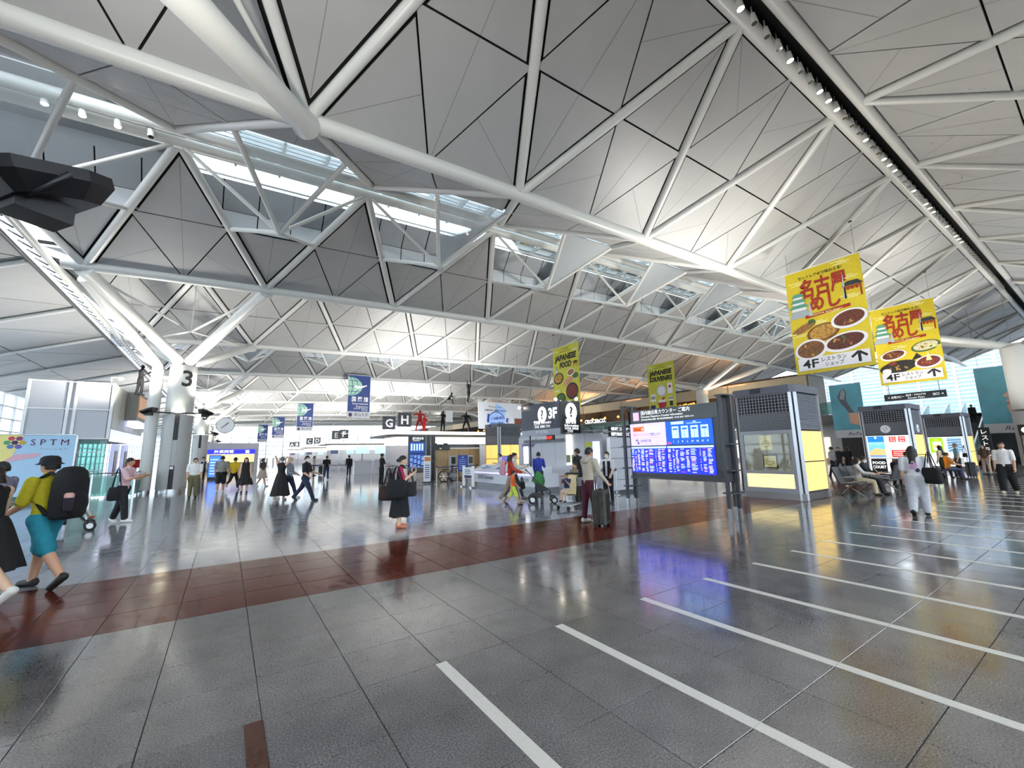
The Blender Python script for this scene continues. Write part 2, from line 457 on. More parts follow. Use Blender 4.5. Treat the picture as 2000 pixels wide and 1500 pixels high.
# attic over each dormer ridge: panelled back wall, soffit, sloping louvres and the roof light
LOUV = M('white_louvre', 'e4e8ea', .4)
for k in range(0, KMAX, 2):
    yk = YT(k)+s5; nearer = k == 0
    wall = MB(); sof = MB(); lou = MB(); fr = MB()
    x = XR(IL)
    n = int((XR(IRT+1)-x)/(s5/5))
    for j in range(n):
        x0, x1 = x+j*s5/5+.02, x+(j+1)*s5/5-.02; z0, z1 = Tz(x0), Tz(x1); y = yk+2.95
        vs = [(x0, y, z0+1.27), (x1, y, z1+1.27), (x1, y, z1+1.93), (x0, y, z0+1.93)]
        so = [(x0, y, z0+1.95), (x1, y, z1+1.95), (x1, yk+2.3, z1+2.8), (x0, yk+2.3, z0+2.8)]
        if nearer:
            MB().raw(vs+[(p[0], p[1]+.03, p[2]) for p in vs], [(0,1,2,3),(7,6,5,4),(0,4,5,1),(1,5,6,2),(2,6,7,3),(3,7,4,0)]).build('clerestory_panel', CLER, ceiling)
        else: wall.raw(vs, [(0, 1, 2, 3)])
        sof.raw(so, [(0, 1, 2, 3)])
    X0, X1 = XR(IL), XR(IRT+1)
    segs = [XR(i) for i in range(IL, IRT+2)]
    bk = MB(); gl = MB()
    for x0, x1 in zip(segs, segs[1:]):
        z0, z1 = Tz(x0), Tz(x1)
        bk.raw([(x0, yk+3.02, z0+1.26), (x1, yk+3.02, z1+1.26), (x1, yk+3.05, z1+2.0), (x0, yk+3.05, z0+2.0), (x0, yk+2.36, z0+2.84), (x1, yk+2.36, z1+2.84)], [(0, 1, 2, 3), (3, 2, 5, 4)])
        if x0 < -3:      # closed end bay
            sof.raw([(x0, yk+2.3, z0+2.8), (x1, yk+2.3, z1+2.8), (x1, yk+2.3, z1+3.2), (x0, yk+2.3, z0+3.2), (x1, yk-1.5, z1+3.2), (x0, yk-1.5, z0+3.2)], [(0, 1, 2, 3), (3, 2, 4, 5)])
            bk.raw([(x0, yk+2.4, z0+2.8), (x1, yk+2.4, z1+2.8), (x1, yk+2.4, z1+3.55), (x0, yk+2.4, z0+3.55), (x1, yk-1.5, z1+3.55), (x0, yk-1.5, z0+3.55)], [(0, 1, 2, 3), (3, 2, 4, 5)]); continue
        gl.raw([(x0+.05, yk-1.5, z0+3.5), (x1-.05, yk-1.5, z1+3.5), (x1-.05, yk+2.35, z1+3.5), (x0+.05, yk+2.35, z0+3.5), (x1-.05, yk+2.35, z1+2.85), (x0+.05, yk+2.35, z0+2.85)], [(0, 1, 2, 3), (3, 2, 4, 5)])
        fr.tube([(x0, yk+2.35, z0+2.9), (x0, yk+2.35, z0+3.45)], .05, 4); fr.tube([(x0, yk+2.32, z0+2.95), (x1, yk+2.32, z1+2.95)], .025, 4)
        fr.tube([(x0, yk-1.5, z0+3.45), (x0, yk+2.35, z0+3.45)], .06, 4)
        if k == 0:
            for xx in (x0+s5*.25, x0+s5*.5, x0+s5*.75): fr.tube([(xx, yk-1.5, Tz(xx)+3.45), (xx, yk+2.35, Tz(xx)+3.45)], .035, 4)
        nl = 13 if k < 4 else 6
        bk.raw([(x0, yk-1.5, z0+3.55), (x1, yk-1.5, z1+3.55), (x1, yk-3.0, z1+1.28), (x0, yk-3.0, z0+1.28)], [(0, 1, 2, 3)])
        for j in range(nl):
            y = yk-1.3+2.9*(j+.5)/nl; dz = 3.3; h = 2.9/nl*.24
            lou.raw([(x0, y-h, z0+dz-h*.5), (x1, y-h, z1+dz-h*.5), (x1, y+h, z1+dz+h*.5), (x0, y+h, z0+dz+h*.5)], [(0, 1, 2, 3)])
    if not nearer: wall.build('clerestory_wall', CLER, ceiling, kind='stuff')
    sof.build('clerestory_soffit', M('clerestory_soffit', '9fa3a6', .5), ceiling, kind='stuff')
    bk.build('clerestory_backing', DARK, ceiling, kind='stuff')
    lou.build('louvres', LOUV, ceiling, kind='stuff')
    gl.build('roof_light_glass', PANE, ceiling, kind='stuff'); fr.build('roof_light_bars', TUBE, ceiling, kind='stuff')
    portal(((X0+X1)/2, yk+.4, Tz(25)+3.62), X1-X0, 3.9, (0, 0, -1))

# ---------------- left edge of the main roof: glazed slot and the lower side roof
lw = MB(); sr = MB()
YA, YB = -12, 126
slot = thing('trim_1', None, None, kind='structure')
MB().tube([(-5.72, YA, 8.62), (-5.72, YB, 8.62)], .11, 10).build('slot_beam', TUBE, slot)
MB().tube([(-6.12, YA, 8.42), (-6.12, YB, 8.42)], .07, 8).build('slot_beam', M('dark_frame', '4a4a4a', .5), slot)
MB().raw([(-5.75, YA, 8.66), (-6.1, YA, 8.5), (-6.1, YB, 8.5), (-5.75, YB, 8.66)], [(0, 1, 2, 3)]).build('slot_glass', glass('slot_glass', 'F4FAFF', diff=.2), slot)
lad = MB()
for j in range(160):
    y = 8+j*.75; lad.box((-5.92, y, 8.55), (.4, .05, .05), ry=.5)
lad.build('slot_bars', M('dark_frame'), slot, kind='stuff')
side = thing('ceiling_side', None, None, kind='structure')
def ZS(x): return 8.5-.19*(-6.0-x)
xs = [-6.15, -10.4, -14.65]; SP = []
for k in range(-2, 24):
    for j in range(2):
        xa, xb = xs[j], xs[j+1]; y0 = YT(0)+s5*k; y1 = y0+s5; ym = (y0+y1)/2
        za, zb = ZS(xa)-(.0), ZS(xb)
        for P in (((xa, y0, za), (xa, y1, za), (xb, ym, zb)), ((xb, ym, zb), (xa, y1, za), (xb, ym+s5, zb))):
            SP.append(P)
SP.sort(key=lambda P: (sum((Vector(p) for p in P), Vector())/3-CAMP).length)
sfar = MB(); sbk = MB(); nsp = 0
for P in SP:
    Q = inset(P, (.03, .03, .03)); n = (Q[1]-Q[0]).cross(Q[2]-Q[0]).normalized(); n = n if n.z > 0 else -n
    vs = Q+[p+n*.03 for p in Q]; fs = [(0, 1, 2), (3, 5, 4), (0, 3, 4, 1), (1, 4, 5, 2), (2, 5, 3, 0)]
    sbk.raw([Vector(p)+n*.06 for p in P], [(0, 1, 2)])
    if nsp < 60 and inview(sum(Q, Vector())/3, 200): MB().raw(vs, fs).build('ceiling_panel', PAN, side); nsp += 1
    else: sfar.raw(vs, fs)
sfar.build('panels_beyond', PAN, side, kind='stuff'); sbk.build('roof_backing', DARK, side, kind='stuff')
for k in range(0, 22):
    y0 = YT(0)+s5*k
    MB().tube([(xs[0], y0, ZS(xs[0])-.1), (xs[1], y0+s5/2, ZS(xs[1])-.1), (xs[2], y0+s5, ZS(xs[2])-.1)], .09, 8).build('side_rib', TUBE, side)

# ---------------- glass walls
FRM = M('window_frame', 'b9bec4', .4)
def glass_wall(name, along, at, a0, a1, z0, z1, da, dz, panes=True, mw=.07, pane=None):
    """grid of panes; along 'x' (wall at y=at) or 'y' (wall at x=at)"""
    root = thing(name, None, None, kind='structure')
    P = (lambda a, z, o=0: (a, at+o, z)) if along == 'x' else (lambda a, z, o=0: (at+o, a, z))
    na = round((a1-a0)/da); nz = round((z1-z0)/dz)
    for i in range(na+1):
        a = a0+(a1-a0)*i/na; MB().tube([P(a, z0), P(a, z1)], mw, 4).build('mullion', FRM, root)
    for j in range(nz+1):
        z = z0+(z1-z0)*j/nz; MB().tube([P(a0, z), P(a1, z)], mw*.8, 4).build('transom', FRM, root)
    if panes:
        q = MB()
        for i in range(na):
            for j in range(nz):
                u0, u1 = a0+(a1-a0)*i/na+.08, a0+(a1-a0)*(i+1)/na-.08; v0, v1 = z0+(z1-z0)*j/nz+.05, z0+(z1-z0)*(j+1)/nz-.05
                if na*nz <= 300: MB().raw([P(u0, v0), P(u1, v0), P(u1, v1), P(u0, v1)], [(0, 1, 2, 3)]).build('pane', pane or PANE, root)
                else: q.raw([P(u0, v0), P(u1, v0), P(u1, v1), P(u0, v1)], [(0, 1, 2, 3)])
        if q.v: q.build('panes', pane or PANE, root, kind='stuff')
    c = P((a0+a1)/2, (z0+z1)/2)
    return root
glass_wall('window_1', 'x', 126, -14.4, 58, 0, 11.5, 3.8, 1.05, mw=.13)
portal((22, 126.3, 5.7), 72, 11.4, (0, -1, 0))
glass_wall('window_2', 'y', -14.8, 6, 126, 0, 6.9, 2.4, .95)
portal((-15.0, 66, 3.4), 120, 6.8, (1, 0, 0))
# ---------------- closing walls behind the view and beyond the upper floor
WALL = M('plain_wall', '9a9894', .7)
glass_wall('rear_fill_window', 'x', -22, -14.4, 75, 0, 10.5, 3.8, 1.05)  # unseen glazing, put in to let frontal fill light into the hall
portal((30, -22.3, 5.2), 90, 10.4, (0, 1, 0))
MB().bb(-15, 76, -22, -13.4, 10.5, 10.7).build('ceiling_rear', PAN, kind='structure')
MB().bb(-15.1, -14.9, -22, 6, 0, 8).build('wall_left', WALL, kind='structure')
# ---------------- pillars with branching struts
WHITE = M('white_paint', 'd8d7d2', .4)
GREYP = M('pillar_shell', 'b4b3b2', .45)
BLACK = M('black_metal', '17171a', .45)
CHAR = M('charcoal_metal', '3c3c42', .4)
CHROME = M('brushed_steel', 'b8b8ba', .25, metal=.9)
INK = M('black_ink', '151515', .6)
WINK = M('white_ink', 'f2f2f2', .6)
GLOW = M('lamp_lens', 'fff4d8', .4, emit=18, ecol='fff0d0')
def wrap_text(t, r, z, h, ang, mat, name, parent, bold=.02):
    vs, fs, a, b_ = glyphs(t, bold); k = h/.72; out = []
    bm = bmesh.new(); bv = [bm.verts.new((u, v, 0)) for u, v in vs]
    for f in fs: bm.faces.new([bv[i] for i in f])
    bmesh.ops.subdivide_edges(bm, edges=bm.edges[:], cuts=4, use_grid_fill=True); bmesh.ops.triangulate(bm, faces=bm.faces[:]); bm.verts.index_update()
    vs = [(q.co.x, q.co.y) for q in bm.verts]; fs = [tuple(q.index for q in f.verts) for f in bm.faces]; bm.free()
    for u, v in vs:
        q = ang+(u*k)/r; out.append(((r+.012)*math.cos(q), (r+.012)*math.sin(q), z+v*k))
    return MB().raw(out, fs).build(name, mat, parent)
def floodlight(name, label, loc, rz, parent_energy, color=(1, .93, .8), near=False):
    t = thing(name, label, 'floodlight', loc, rz, 'uplights on the pillars')
    # shallow black housing, tilted upward, on a bracket that reaches back to the pillar
    b = MB(); P = [(-.2, -.26), (.2, -.26), (.27, -.1), (.27, .24), (.2, .3), (-.2, .3), (-.27, .24), (-.27, -.1)]
    R = Matrix.Rotation(-.35, 3, 'X')
    lo = [R @ Vector((x*.72, y*.72, -.1)) for x, y in P]; mid = [R @ Vector((x, y, .0)) for x, y in P]; hi = [R @ Vector((x, y, .07)) for x, y in P]
    vs = lo+mid+hi; n = 8
    b.raw(vs, [tuple(range(n))[::-1]]+[(r*n+i, r*n+(i+1) % n, (r+1)*n+(i+1) % n, (r+1)*n+i) for r in (0, 1) for i in range(n)])
    hs = b.build('housing', BLACK, t)
    MB().raw([R @ Vector((x*.92, y*.92, .072)) for x, y in P], [tuple(range(n))]).build('lens', M('dark_lens', '2a2c30', .1), hs)
    MB().box((0, .02, -.16), (.22, .26, .12)).build('ballast', BLACK, t)
    MB().tube([(-.3, .02, .0), (-.3, .1, -.14), (.3, .1, -.14), (.3, .02, .0)], .02, 6).build('yoke', BLACK, t)
    return t
def pillar(x, y, ztop, label, num=None, branches=(), pipe=False, lampz=3.78, r=.55, nlamp=1.0, detail=True):
    t = thing('pillar', label, 'pillar', (x, y, 0), 0, 'branching roof pillars')
    b = MB()
    rl = r*1.08
    # lower shaft: two half shells and a recessed dark strip towards the hall
    for a0, a1 in ((-1.42, 2.3), (2.3, 4.55)):
        n = 14; vs = []; fs = []
        for i in range(n+1):
            q = a0+(a1-a0)*i/n
            for z in (.16, lampz-.12): vs.append((rl*math.cos(q), rl*math.sin(q), z))
        fs = [(2*i, 2*i+2, 2*i+3, 2*i+1) for i in range(n)]
        MB().raw(vs, fs, None, True).build('shell', GREYP, t)
    MB().lathe([(rl*.86, .1), (rl*.86, lampz-.1)], 20).build('core', M('pillar_core', '34343a', .5), t)
    MB().lathe([(rl*.97, 0), (rl*.97, .17)], 24).build('base_ring', CHROME, t)
    if detail:
        MB().box((.0, -rl*.9, 2.9), (.2, .1, .8)).build('speaker_grille', BLACK, t)
        MB().box((.0, -rl*.9, 1.85), (.17, .1, 1.2)).build('strip_cover', GREYP, t)
        MB().box((-.02, -rl*.92, 1.15), (.12, .08, .12)).build('notice', WINK, t)
    drum = MB().lathe([(r, lampz), (r*1.01, lampz+.02), (r*1.01, ztop-.03), (r*.98, ztop)], 32, cap=True).build('drum', WHITE, t)
    MB().lathe([(r*.6, ztop), (r*.55, ztop+.16), (r*.3, ztop+.3)], 20).build('crown', WHITE, t)
    if num: wrap_text(num, r*1.01, ztop-1.05, .78, -math.pi/2+.42, INK, 'number', drum)
    for bx, by, bz in branches:
        d = Vector((bx-x, by-y, bz-ztop-.1)); e = d.normalized()
        p0 = Vector((0, 0, ztop+.12))+Vector((e.x, e.y, 0))*.28
        p1 = Vector((bx-x, by-y, bz-.12)); L = (p1-p0)
        MB().tube([p0, p0+L*.03, p0+L*.93, p1], [.13, .23, .23, .3], 18).build('branch', TUBE, t)
    if pipe:
        MB().tube([(-1.0, .1, .14), (-1.0, .1, ztop-.25)], .25, 16).build('downpipe', WHITE, t)
        MB().tube([(-1.0, .1, ztop-.25), (-1.02, .0, ztop-.06), (-1.12, -.2, ztop+.12), (-2.7, -4.9, ztop+2.05), (-2.8, -5.1, ztop+2.15)], .22, 14).build('downpipe_arm', WHITE, t)
        MB().tube([(-1.0, .1, 0), (-1.0, .1, .15)], .24, 16).build('pipe_foot', CHROME, t)
        MB().tube([(-.8, .1, ztop-.6), (-.3, .1, ztop-.6)], .09, 8).build('pipe_bracket', WHITE, t)
    for sx in (-1, 1):
        MB().tube([(sx*.3, -.4, lampz-.05), (sx*.85, -.52, lampz-.02)], .035, 6).build('lamp_arm', BLACK, t)
    if detail:
        MB().ell((0.0, -r*.98, lampz+.04), (.24, .1, .07)).build('uplight_lens', GLOW, t)
    return t
ZL = 6.12
names = ['black floodlight head', 'black floodlight']
for n in range(0, 6):
    y = 3.45+22.6*n; x = -2.05
    near, farT = T_(0, 2*n-1), T_(0, 2*n); nl, fl_ = T_(-1, 2*n-1), T_(-1, 2*n)
    lab = ['white branching roof pillar beside the closest black floodlight', 'white roof pillar marked 3 with a bent white downpipe at its side',
           'white roof pillar standing second behind the near pillar marked 3', 'smaller white pillar marked 3 under a round clock', 'distant white pillar fourth in the row marked 3', 'farthest white pillar of the row marked 3'][n]
    pillar(x, y, ZL, lab, '3', [tuple(p) for p in (near, farT, nl, fl_)], pipe=n in (1, 2), detail=n < 4)
    for a, c in ((nl, farT), (near, fl_)):
        e = (c-a); MB().tube([a+e*.05-Vector((0, 0, .25)), a+e*.5-Vector((0, 0, .75)), a+e*.95-Vector((0, 0, .25))], .05, 8).build('cross_tie', TUBE, ceiling)
    mid = (nl+farT)/2
    MB().tube([mid-Vector((0, 0, .8)), mid+Vector((0, 0, 2.2))], .025, 6).build('tie_hanger', TUBE, ceiling)
    for sx, sy in ((-1, -1), (1, -1)):
        if n > 3: continue
        if n == 0: continue
        l = ['', 'black floodlight on the arm at the {} side of the front pillar marked 3', 'black floodlight on the {} arm of the second pillar marked 3', 'small black floodlight on the {} arm of the pillar below the clock'][n].format('downpipe' if sx < 0 else 'open' if n == 1 else 'hall')
        floodlight('floodlight', l, (x+sx*1.05, y-.6, 3.8), -sx*1.1, 0)
    for sx in (-1, 1): lamp('pillar_uplight', 'SPOT', (x+sx*1.0, y-(1.5 if n == 1 and sx < 0 else .62), 4.0), [720, 700, 1300, 2200, 2500, 2500][n]*(1.2 if sx > 0 else 1.8 if n else .6), (1, .97, .9), .2, aim=(sx*.55, .2 if n == 0 else -.1, 1), spot=2.6)
    if n < 4: lamp('drum_glow', 'SPOT', (x, y-.95, 3.85), 10, (1, .94, .76), .1, aim=(0, .45, 1), spot=1.6)
for n in range(0, 6):
    y = 3.45+22.6*n; x = 43.2
    i0 = 7; near, farT = T_(i0, 2*n-1), T_(i0, 2*n); nl, fl_ = T_(i0+1, 2*n-1), T_(i0+1, 2*n)
    lab = ['thick white pillar at the edge of the upper floor beside the face poster', 'white branching pillar in front of the upper floor shops', 'white branching pillar behind the souvenir banner', 'far white pillar along the shops', 'farther white pillar along the shops', 'farthest white pillar along the shops'][n]
    if n in (0, 1, 2, 3): pillar(x, y, 7.95, lab, None, [tuple(p) for p in (near, farT, nl, fl_)], detail=False, r=.62 if n else .8)
    lamp('pillar_uplight', 'SPOT', (x-.2, y-1.2, 4.2), 1000, (1, .96, .88), .2, aim=(-.35, -.1, 1), spot=2.75)
# the closest floodlight hangs on the arm of the pillar just outside the view
f0 = floodlight('floodlight', 'large black floodlight on the closest pillar arm against the ceiling', (-1.22, 4.12, 3.55), 2.2, 0)
f0.scale = (1.15, 1.15, 1.15)

# ---------------- upper floor on the right with shops, opening for the escalators
CONC = M('slab_edge', '6d6a66', .6)
WOOD = M('warm_wood', '746a5e', .5, noise=(6, .2))
BEIGE = M('beige_fascia', 'b9a88c', .55, noise=(3, .06))
DSHOP = M('dark_shop', '3a3634', .6)
TEAL = glass('teal_glass', 'A9CFC8', diff=.3)
up = thing('floor_upper', None, None, kind='structure')
for y0, y1 in ((13.2, 126), (-14, 5.2)):
    MB().bb(46, 76, y0, y1, 3.9, 4.5).build('slab', CONC, up)
MB().bb(58, 76, 5.2, 13.2, 3.9, 4.5).build('slab', CONC, up)
wr = thing('wall_right', None, None, kind='structure')
MB().bb(53, 53.2, 17, 126, 0, 3.9).build('shop_back', M('shop_pale', 'a8a6a4', .5), wr); MB().bb(53, 53.2, 13.2, 17, 0, 3.9).build('shop_back', DSHOP, wr)
for y in np.arange(18, 100, 4.1): MB().bb(52.9, 53, y, y+3.4, .4, 2.6).build('shop_window', M('shop_window', 'd8d2c4', .4, emit=.7, ecol='efe6d2', noise=(1.5, .4)), wr); MB().bb(47, 52.5, y+1.4, y+2.0, 3.84, 3.9).build('ceiling_strip', M('ceiling_strip', 'ffffff', .5, emit=3.0), wr)
MB().bb(53, 53.2, -14, 5.2, 0, 3.9).build('shop_back', DSHOP, wr)
MB().bb(76, 76.2, -36, 126, 0, 4.5).build('end_wall', WALL, wr)
MB().bb(76, 76.2, 36, 126, 4.5, 14).build('end_wall', WALL, wr)
MB().bb(50.2, 50.4, 17, 126, 4.5, 8.6).build('shop_wall', WOOD, wr)
MB().bb(50.2, 50.4, -14, 4.5, 4.5, 8.6).build('shop_wall', WOOD, wr)
MB().bb(46.3, 50.4, 17, 126, 8.5, 8.75).build('shop_roof', M('dark_wood', '4a3a2c', .5), wr)
MB().bb(46.3, 50.4, -14, 4.5, 8.5, 8.75).build('shop_roof', M('dark_wood'), wr)
for y in np.arange(17, 110, 7.75):
    MB().bb(46.2, 46.4, y+.04, y+7.71, 7.35, 8.55).build('fascia_board', BEIGE, wr)
    MB().bb(46.4, 50.2, y-.1, y+.1, 4.5, 8.5).build('party_wall', WOOD, wr)
for i, y in enumerate(np.arange(13.4, 112, 3.0)):
    MB().bb(46.03, 46.07, y, y+2.94, 4.55, 5.6).build('balustrade_pane', TEAL, up)
MB().tube([(46.05, 13.3, 5.65), (46.05, 112, 5.65)], .04, 8).build('handrail', CHROME, up)
for y in np.arange(-12, 5, 3.0):
    MB().bb(46.03, 46.07, y, y+2.94, 4.55, 5.6).build('balustrade_pane', TEAL, up)
WARM = M('warm_bulb', 'ffb45a', .5, emit=14, ecol='ff9a3c')
for i, y in enumerate(np.arange(18.5, 84, 2.6)):
    t = thing('pendant_lamp', 'small warm pendant lamp hanging in the upper floor shops', 'lamp', (47.3, float(y), 6.4), 0, 'pendant lamps in the upper shops')
    MB().lathe([(.05, .25), (.16, .1), (.2, 0)], 10, cap=False).build('shade', M('lamp_shade', 'c07a34', .5, emit=2.5, ecol='ff9a40'), t)
    MB().ell((0, 0, .03), (.11, .11, .12), None, 8, 6).build('bulb', WARM, t)
    MB().tube([(0, 0, .25), (0, 0, 2.0)], .012, 5).build('cord', BLACK, t)
for y in (24, 38, 52, 68): lamp('shop_light', 'AREA', (48.3, y, 8.3), 70, (1, .68, .38), 2.5, 12, (0, 0, -1)); lamp('warm_ceiling_fill', 'AREA', (48.3, y, 9.0), 300, (1, .55, .26), 2.5, 12, (-.3, 0, 1))  # the upward lights are added, to tint the ceiling above the shops warm
root3 = glass_wall('window_3', 'y', 75.9, -13, 36, 4.5, 13, 3.5, .5, mw=.16, pane=glass('tinted_pane', '64788A', clear=.97))
portal((76.0, 11, 8.7), 49, 8.5, (-1, 0, 0))
# ================================================================ THINGS
def E(name, col, k): return M(name, col, .5, emit=k, ecol=col)
YLIT = E('lit_cream_panel', 'ffd274', .6); YLIT2 = E('lit_pale_panel', 'ffeaa8', .64)
WLIT = E('lit_white_panel', 'ffffff', .75)
GPOST = M('kiosk_post', 'b5b6bb', .35, metal=.4); GCAP = M('kiosk_cap', '5b5b66', .5); GFR = M('kiosk_frame', 'a2a5ae', .4)
GRILL = M('grille_bar', '8f9098', .4); GBACK = M('grille_back', '2b2b33', .6)
def front(parent, faces):
    """an empty turned so that its local -Y is one of the kiosk's faces is not needed: panels are built turned"""
def rotm(o, rz): o.rotation_euler = (0, 0, rz); return o
def kiosk(loc, label, ad='case', light=360):
    """two metre tower; loc = corner nearest to the viewer (min x, min y); faces -X and -Y carry the displays"""
    x, y = loc
    t = thing('display_kiosk', label, 'kiosk', (x+1, y+1, 0), 0, 'display kiosk towers')
    h = 3.6
    MB().bb(-.96, .96, -.96, .96, 0, .2).build('plinth', M('steel_plinth', '8d8a88', .3, metal=.7), t)
    MB().bb(-.93, .93, -.93, .93, .2, 3.36).build('core', GBACK, t)
    P = [(-1.0, -.86), (-.86, -1.0), (.86, -1.0), (1.0, -.86), (1.0, .86), (.86, 1.0), (-.86, 1.0), (-1.0, .86)]
    MB().prism(P, 3.36, h).build('cap', GCAP, t)
    for sx, sy in ((-1, -1), (1, -1), (-1, 1), (1, 1)):
        c = [(sx*1.0, sy*.82), (sx*.82, sy*1.0), (sx*.8, sy*.9), (sx*.9, sy*.8)]
        if sx*sy < 0: c = c[::-1]
        MB().prism(c, 0.0, 3.37).build('corner_post', GPOST, t)
    for f, rz in (('x', FX), ('y', 0.)):
        R = Matrix.Rotation(rz, 4, 'Z')
        def put(o): o.rotation_euler = (0, 0, rz); return o
        # grille over the display: coarse grid above, fine louvre below
        g = MB()
        if f == 'x' or ad == 'ring':
            for i in range(17): g.box((-.8+i*.1, -.955, 3.03), (.016, .02, .62))
            for j in range(7): g.box((0, -.955, 2.74+j*.1), (1.62, .02, .016))
            for j in range(12): g.box((0, -.955, 2.17+j*.047), (1.62, .02, .018))
            for i in range(33): g.box((-.8+i*.05, -.955, 2.44), (.01, .015, .56))
        else:
            for j in range(22): g.box((0, -.955, 2.2+j*.052), (1.6, .03, .03), rx=.5)
        put(g.build('grille', GRILL, t, kind='stuff'))
        if f == 'x':
            put(MB().bb(-.5, .5, -.945, -.935, 2.78, 3.2).build('vent', M('vent_black', '0c0c0e', .7), t))
            put(MB().bb(-.33, .0, -1.02, -.99, 3.42, 3.58).build('sensor_box', GBACK, t))
        if f == 'x' and ad == 'case':
            fr = MB()
            for a in ((-.82, .82, 2.06, 2.16), (-.82, .82, .2, .33), (-.82, -.72, .33, 2.06), (.72, .82, .33, 2.06), (-.72, .72, .78, .86)): fr.bb(a[0], a[1], -1.0, -.93, a[2], a[3])
            put(fr.build('display_frame', GFR, t))
            put(MB().bb(-.72, .72, -.97, -.94, .34, .78).build('lit_panel', YLIT2, t))
            put(MB().bb(-.72, .72, -.94, -.93, .86, 2.06).build('case_back', M('case_back', 'a49c8c', .6, emit=.25), t))  # back panel glows faintly, standing in for light inside the case
            put(MB().bb(-.7, .7, -.99, -.985, .88, 2.05).build('case_glass', glass('case_glass', 'EEF2F0', clear=.92), t))
            for px_, pz, w_, h_, fm in ((-.02, 1.78, .36, .46, None), (.06, 1.17, .36, .36, BLACK)):
                if fm: put(MB().bb(px_-w_/2-.04, px_+w_/2+.04, -.965, -.945, pz-h_/2-.04, pz+h_/2+.04).build('plaque_frame', fm, t))
                put(MB().bb(px_-w_/2, px_+w_/2, -.972, -.95, pz-h_/2, pz+h_/2).build('plaque', M('gold_plaque', 'e0cf8a', .4, emit=.35), t))
            cv = Canvas(-.972)
            for px_, pz in ((-.02, 1.74), (.06, 1.17)):
                for k in range(20):
                    q = k*math.pi*2/20; cv.disc(px_+.12*math.cos(q), pz+.1*math.sin(q), .012, .012, INK, 0, 6)
                cv.text('SKYTRAX', px_, pz, .03, INK, 1)
            cv.text('World Airport Star Rating', -.1, .68, .03, M('grey_ink', '8a8a80', .6), 1); cv.text('5-Star Airport', .45, .62, .025, M('grey_ink'), 1)
            put(cv.build('lettering', t))
        elif f == 'x' and ad in ('ads', 'car'):
            put(MB().bb(-.8, .8, -.96, -.935, .25, 2.1).build('lit_panel', WLIT, t))
            cv = Canvas(-.96)
            if ad == 'ads':
                cv.rect(-.76, -.12, 1.05, 2.08, E('ad_sky', '6fb6ee', .9), 0); cv.rect(-.76, -.12, 1.8, 2.08, E('ad_blue', '1f77c9', .9), 1)
                cv.poly([(-.76, 1.3), (-.5, 1.5), (-.12, 1.42), (-.12, 1.16), (-.76, 1.16)], E('ad_sand', 'd8b878', .8), 1)
                cv.rect(-.76, -.12, 1.05, 1.16, E('ad_sea', '7a98b8', .8), 2); cv.disc(-.44, 2.0, .05, .05, WLIT, 3)
                cv.text('セントレア', -.44, 1.68, .08, WLIT, 3)
                RED_ = E('ad_red', 'd8261c', .9)
                for cx, a, bb_ in ((.2, 'ユニ', 'クロ'), (.54, 'UNI', 'QLO')):
                    cv.rect(cx-.13, cx+.13, 1.78, 2.04, RED_, 1); cv.text(a, cx, 1.93, .07, WLIT, 2, w=.19, bold=.02); cv.text(bb_, cx, 1.82, .07, WLIT, 2, w=.19, bold=.02)
                for j in range(4): cv.rect(.1, .66, 1.66-j*.06, 1.67-j*.06, E('ad_pink', 'e8b0aa', .9), 1)
                cv.rect(.1, .7, 1.06, 1.4, RED_, 1)
                for j in range(3): cv.rect(.16, .62, 1.32-j*.09, 1.345-j*.09, WLIT, 2)
                cv.rect(-.74, -.14, .3, .98, M('ad_black', '18181a', .5), 1); cv.text('FOOD', -.44, .72, .13, WLIT, 2, w=.5, bold=.03); cv.text('COURT', -.44, .52, .13, WLIT, 2, w=.52, bold=.03)
                cv.rect(.06, .72, .3, .98, M('ad_brown', '6a5238', .5), 1); cv.text('lounge', .4, .62, .12, WLIT, 2)
            else:
                cv.rect(-.76, -.12, 1.1, 2.06, E('ad_green', '8fd81e', .9), 0); cv.rect(-.62, -.22, 1.25, 1.8, E('ad_cream', 'fff4d8', .9), 1)
                cv.disc(-.42, 1.52, .17, .08, E('ad_cake', 'e0ac5c', .8), 2, tilt=.4); cv.text('Gift', -.44, 1.88, .09, E('ad_yel', 'fff06a', .9), 2)
                cv.rect(.05, .72, 1.1, 2.06, E('ad_blue2', '8fb0cc', .9), 0)
                for j in range(5): cv.line([(.08, 1.2+j*.17), (.4, 1.34+j*.14), (.7, 1.26+j*.16)], .05, E('ad_steel', '3f5a80', .7), 1)
                cv.rect(.05, .72, .3, .98, E('ad_white2', 'e4ecf0', .9), 0)
                for j in range(3): cv.line([(.1, .4+j*.14), (.4, .5+j*.12), (.68, .42+j*.13)], .06, M('ad_grey', '667', .5) if False else M('ad_grey', '667078', .5), 1)
            put(cv.build('posters', t))
            if ad == 'ads':
                put(MB().bb(-.81, .81, -.985, -.955, .99, 1.02).build('ad_rail', GFR, t))
            for rz2 in (FX, 0.):
                if ad != 'ads': continue
                o = MB().tube([(0, -.99, 2.42), (0, -.95, 2.42)], .19, 24).build('clock_face', WINK, t); o.rotation_euler = (0, 0, rz2)
                o = MB().box((.05, -1.0, 2.45), (.015, .01, .14), ry=-.7).box((-.03, -1.0, 2.37), (.012, .01, .16), ry=-.6).build('clock_hands', INK, t); o.rotation_euler = (0, 0, rz2)
        else:
            lit = MB()
            for a, b_ in ((-.78, -.02), (.02, .78)):
                for c, d in ((.27, 1.14), (1.18, 2.12)): put(MB().bb(a, b_, -.96, -.935, c, d).build('lit_panel', YLIT, t))
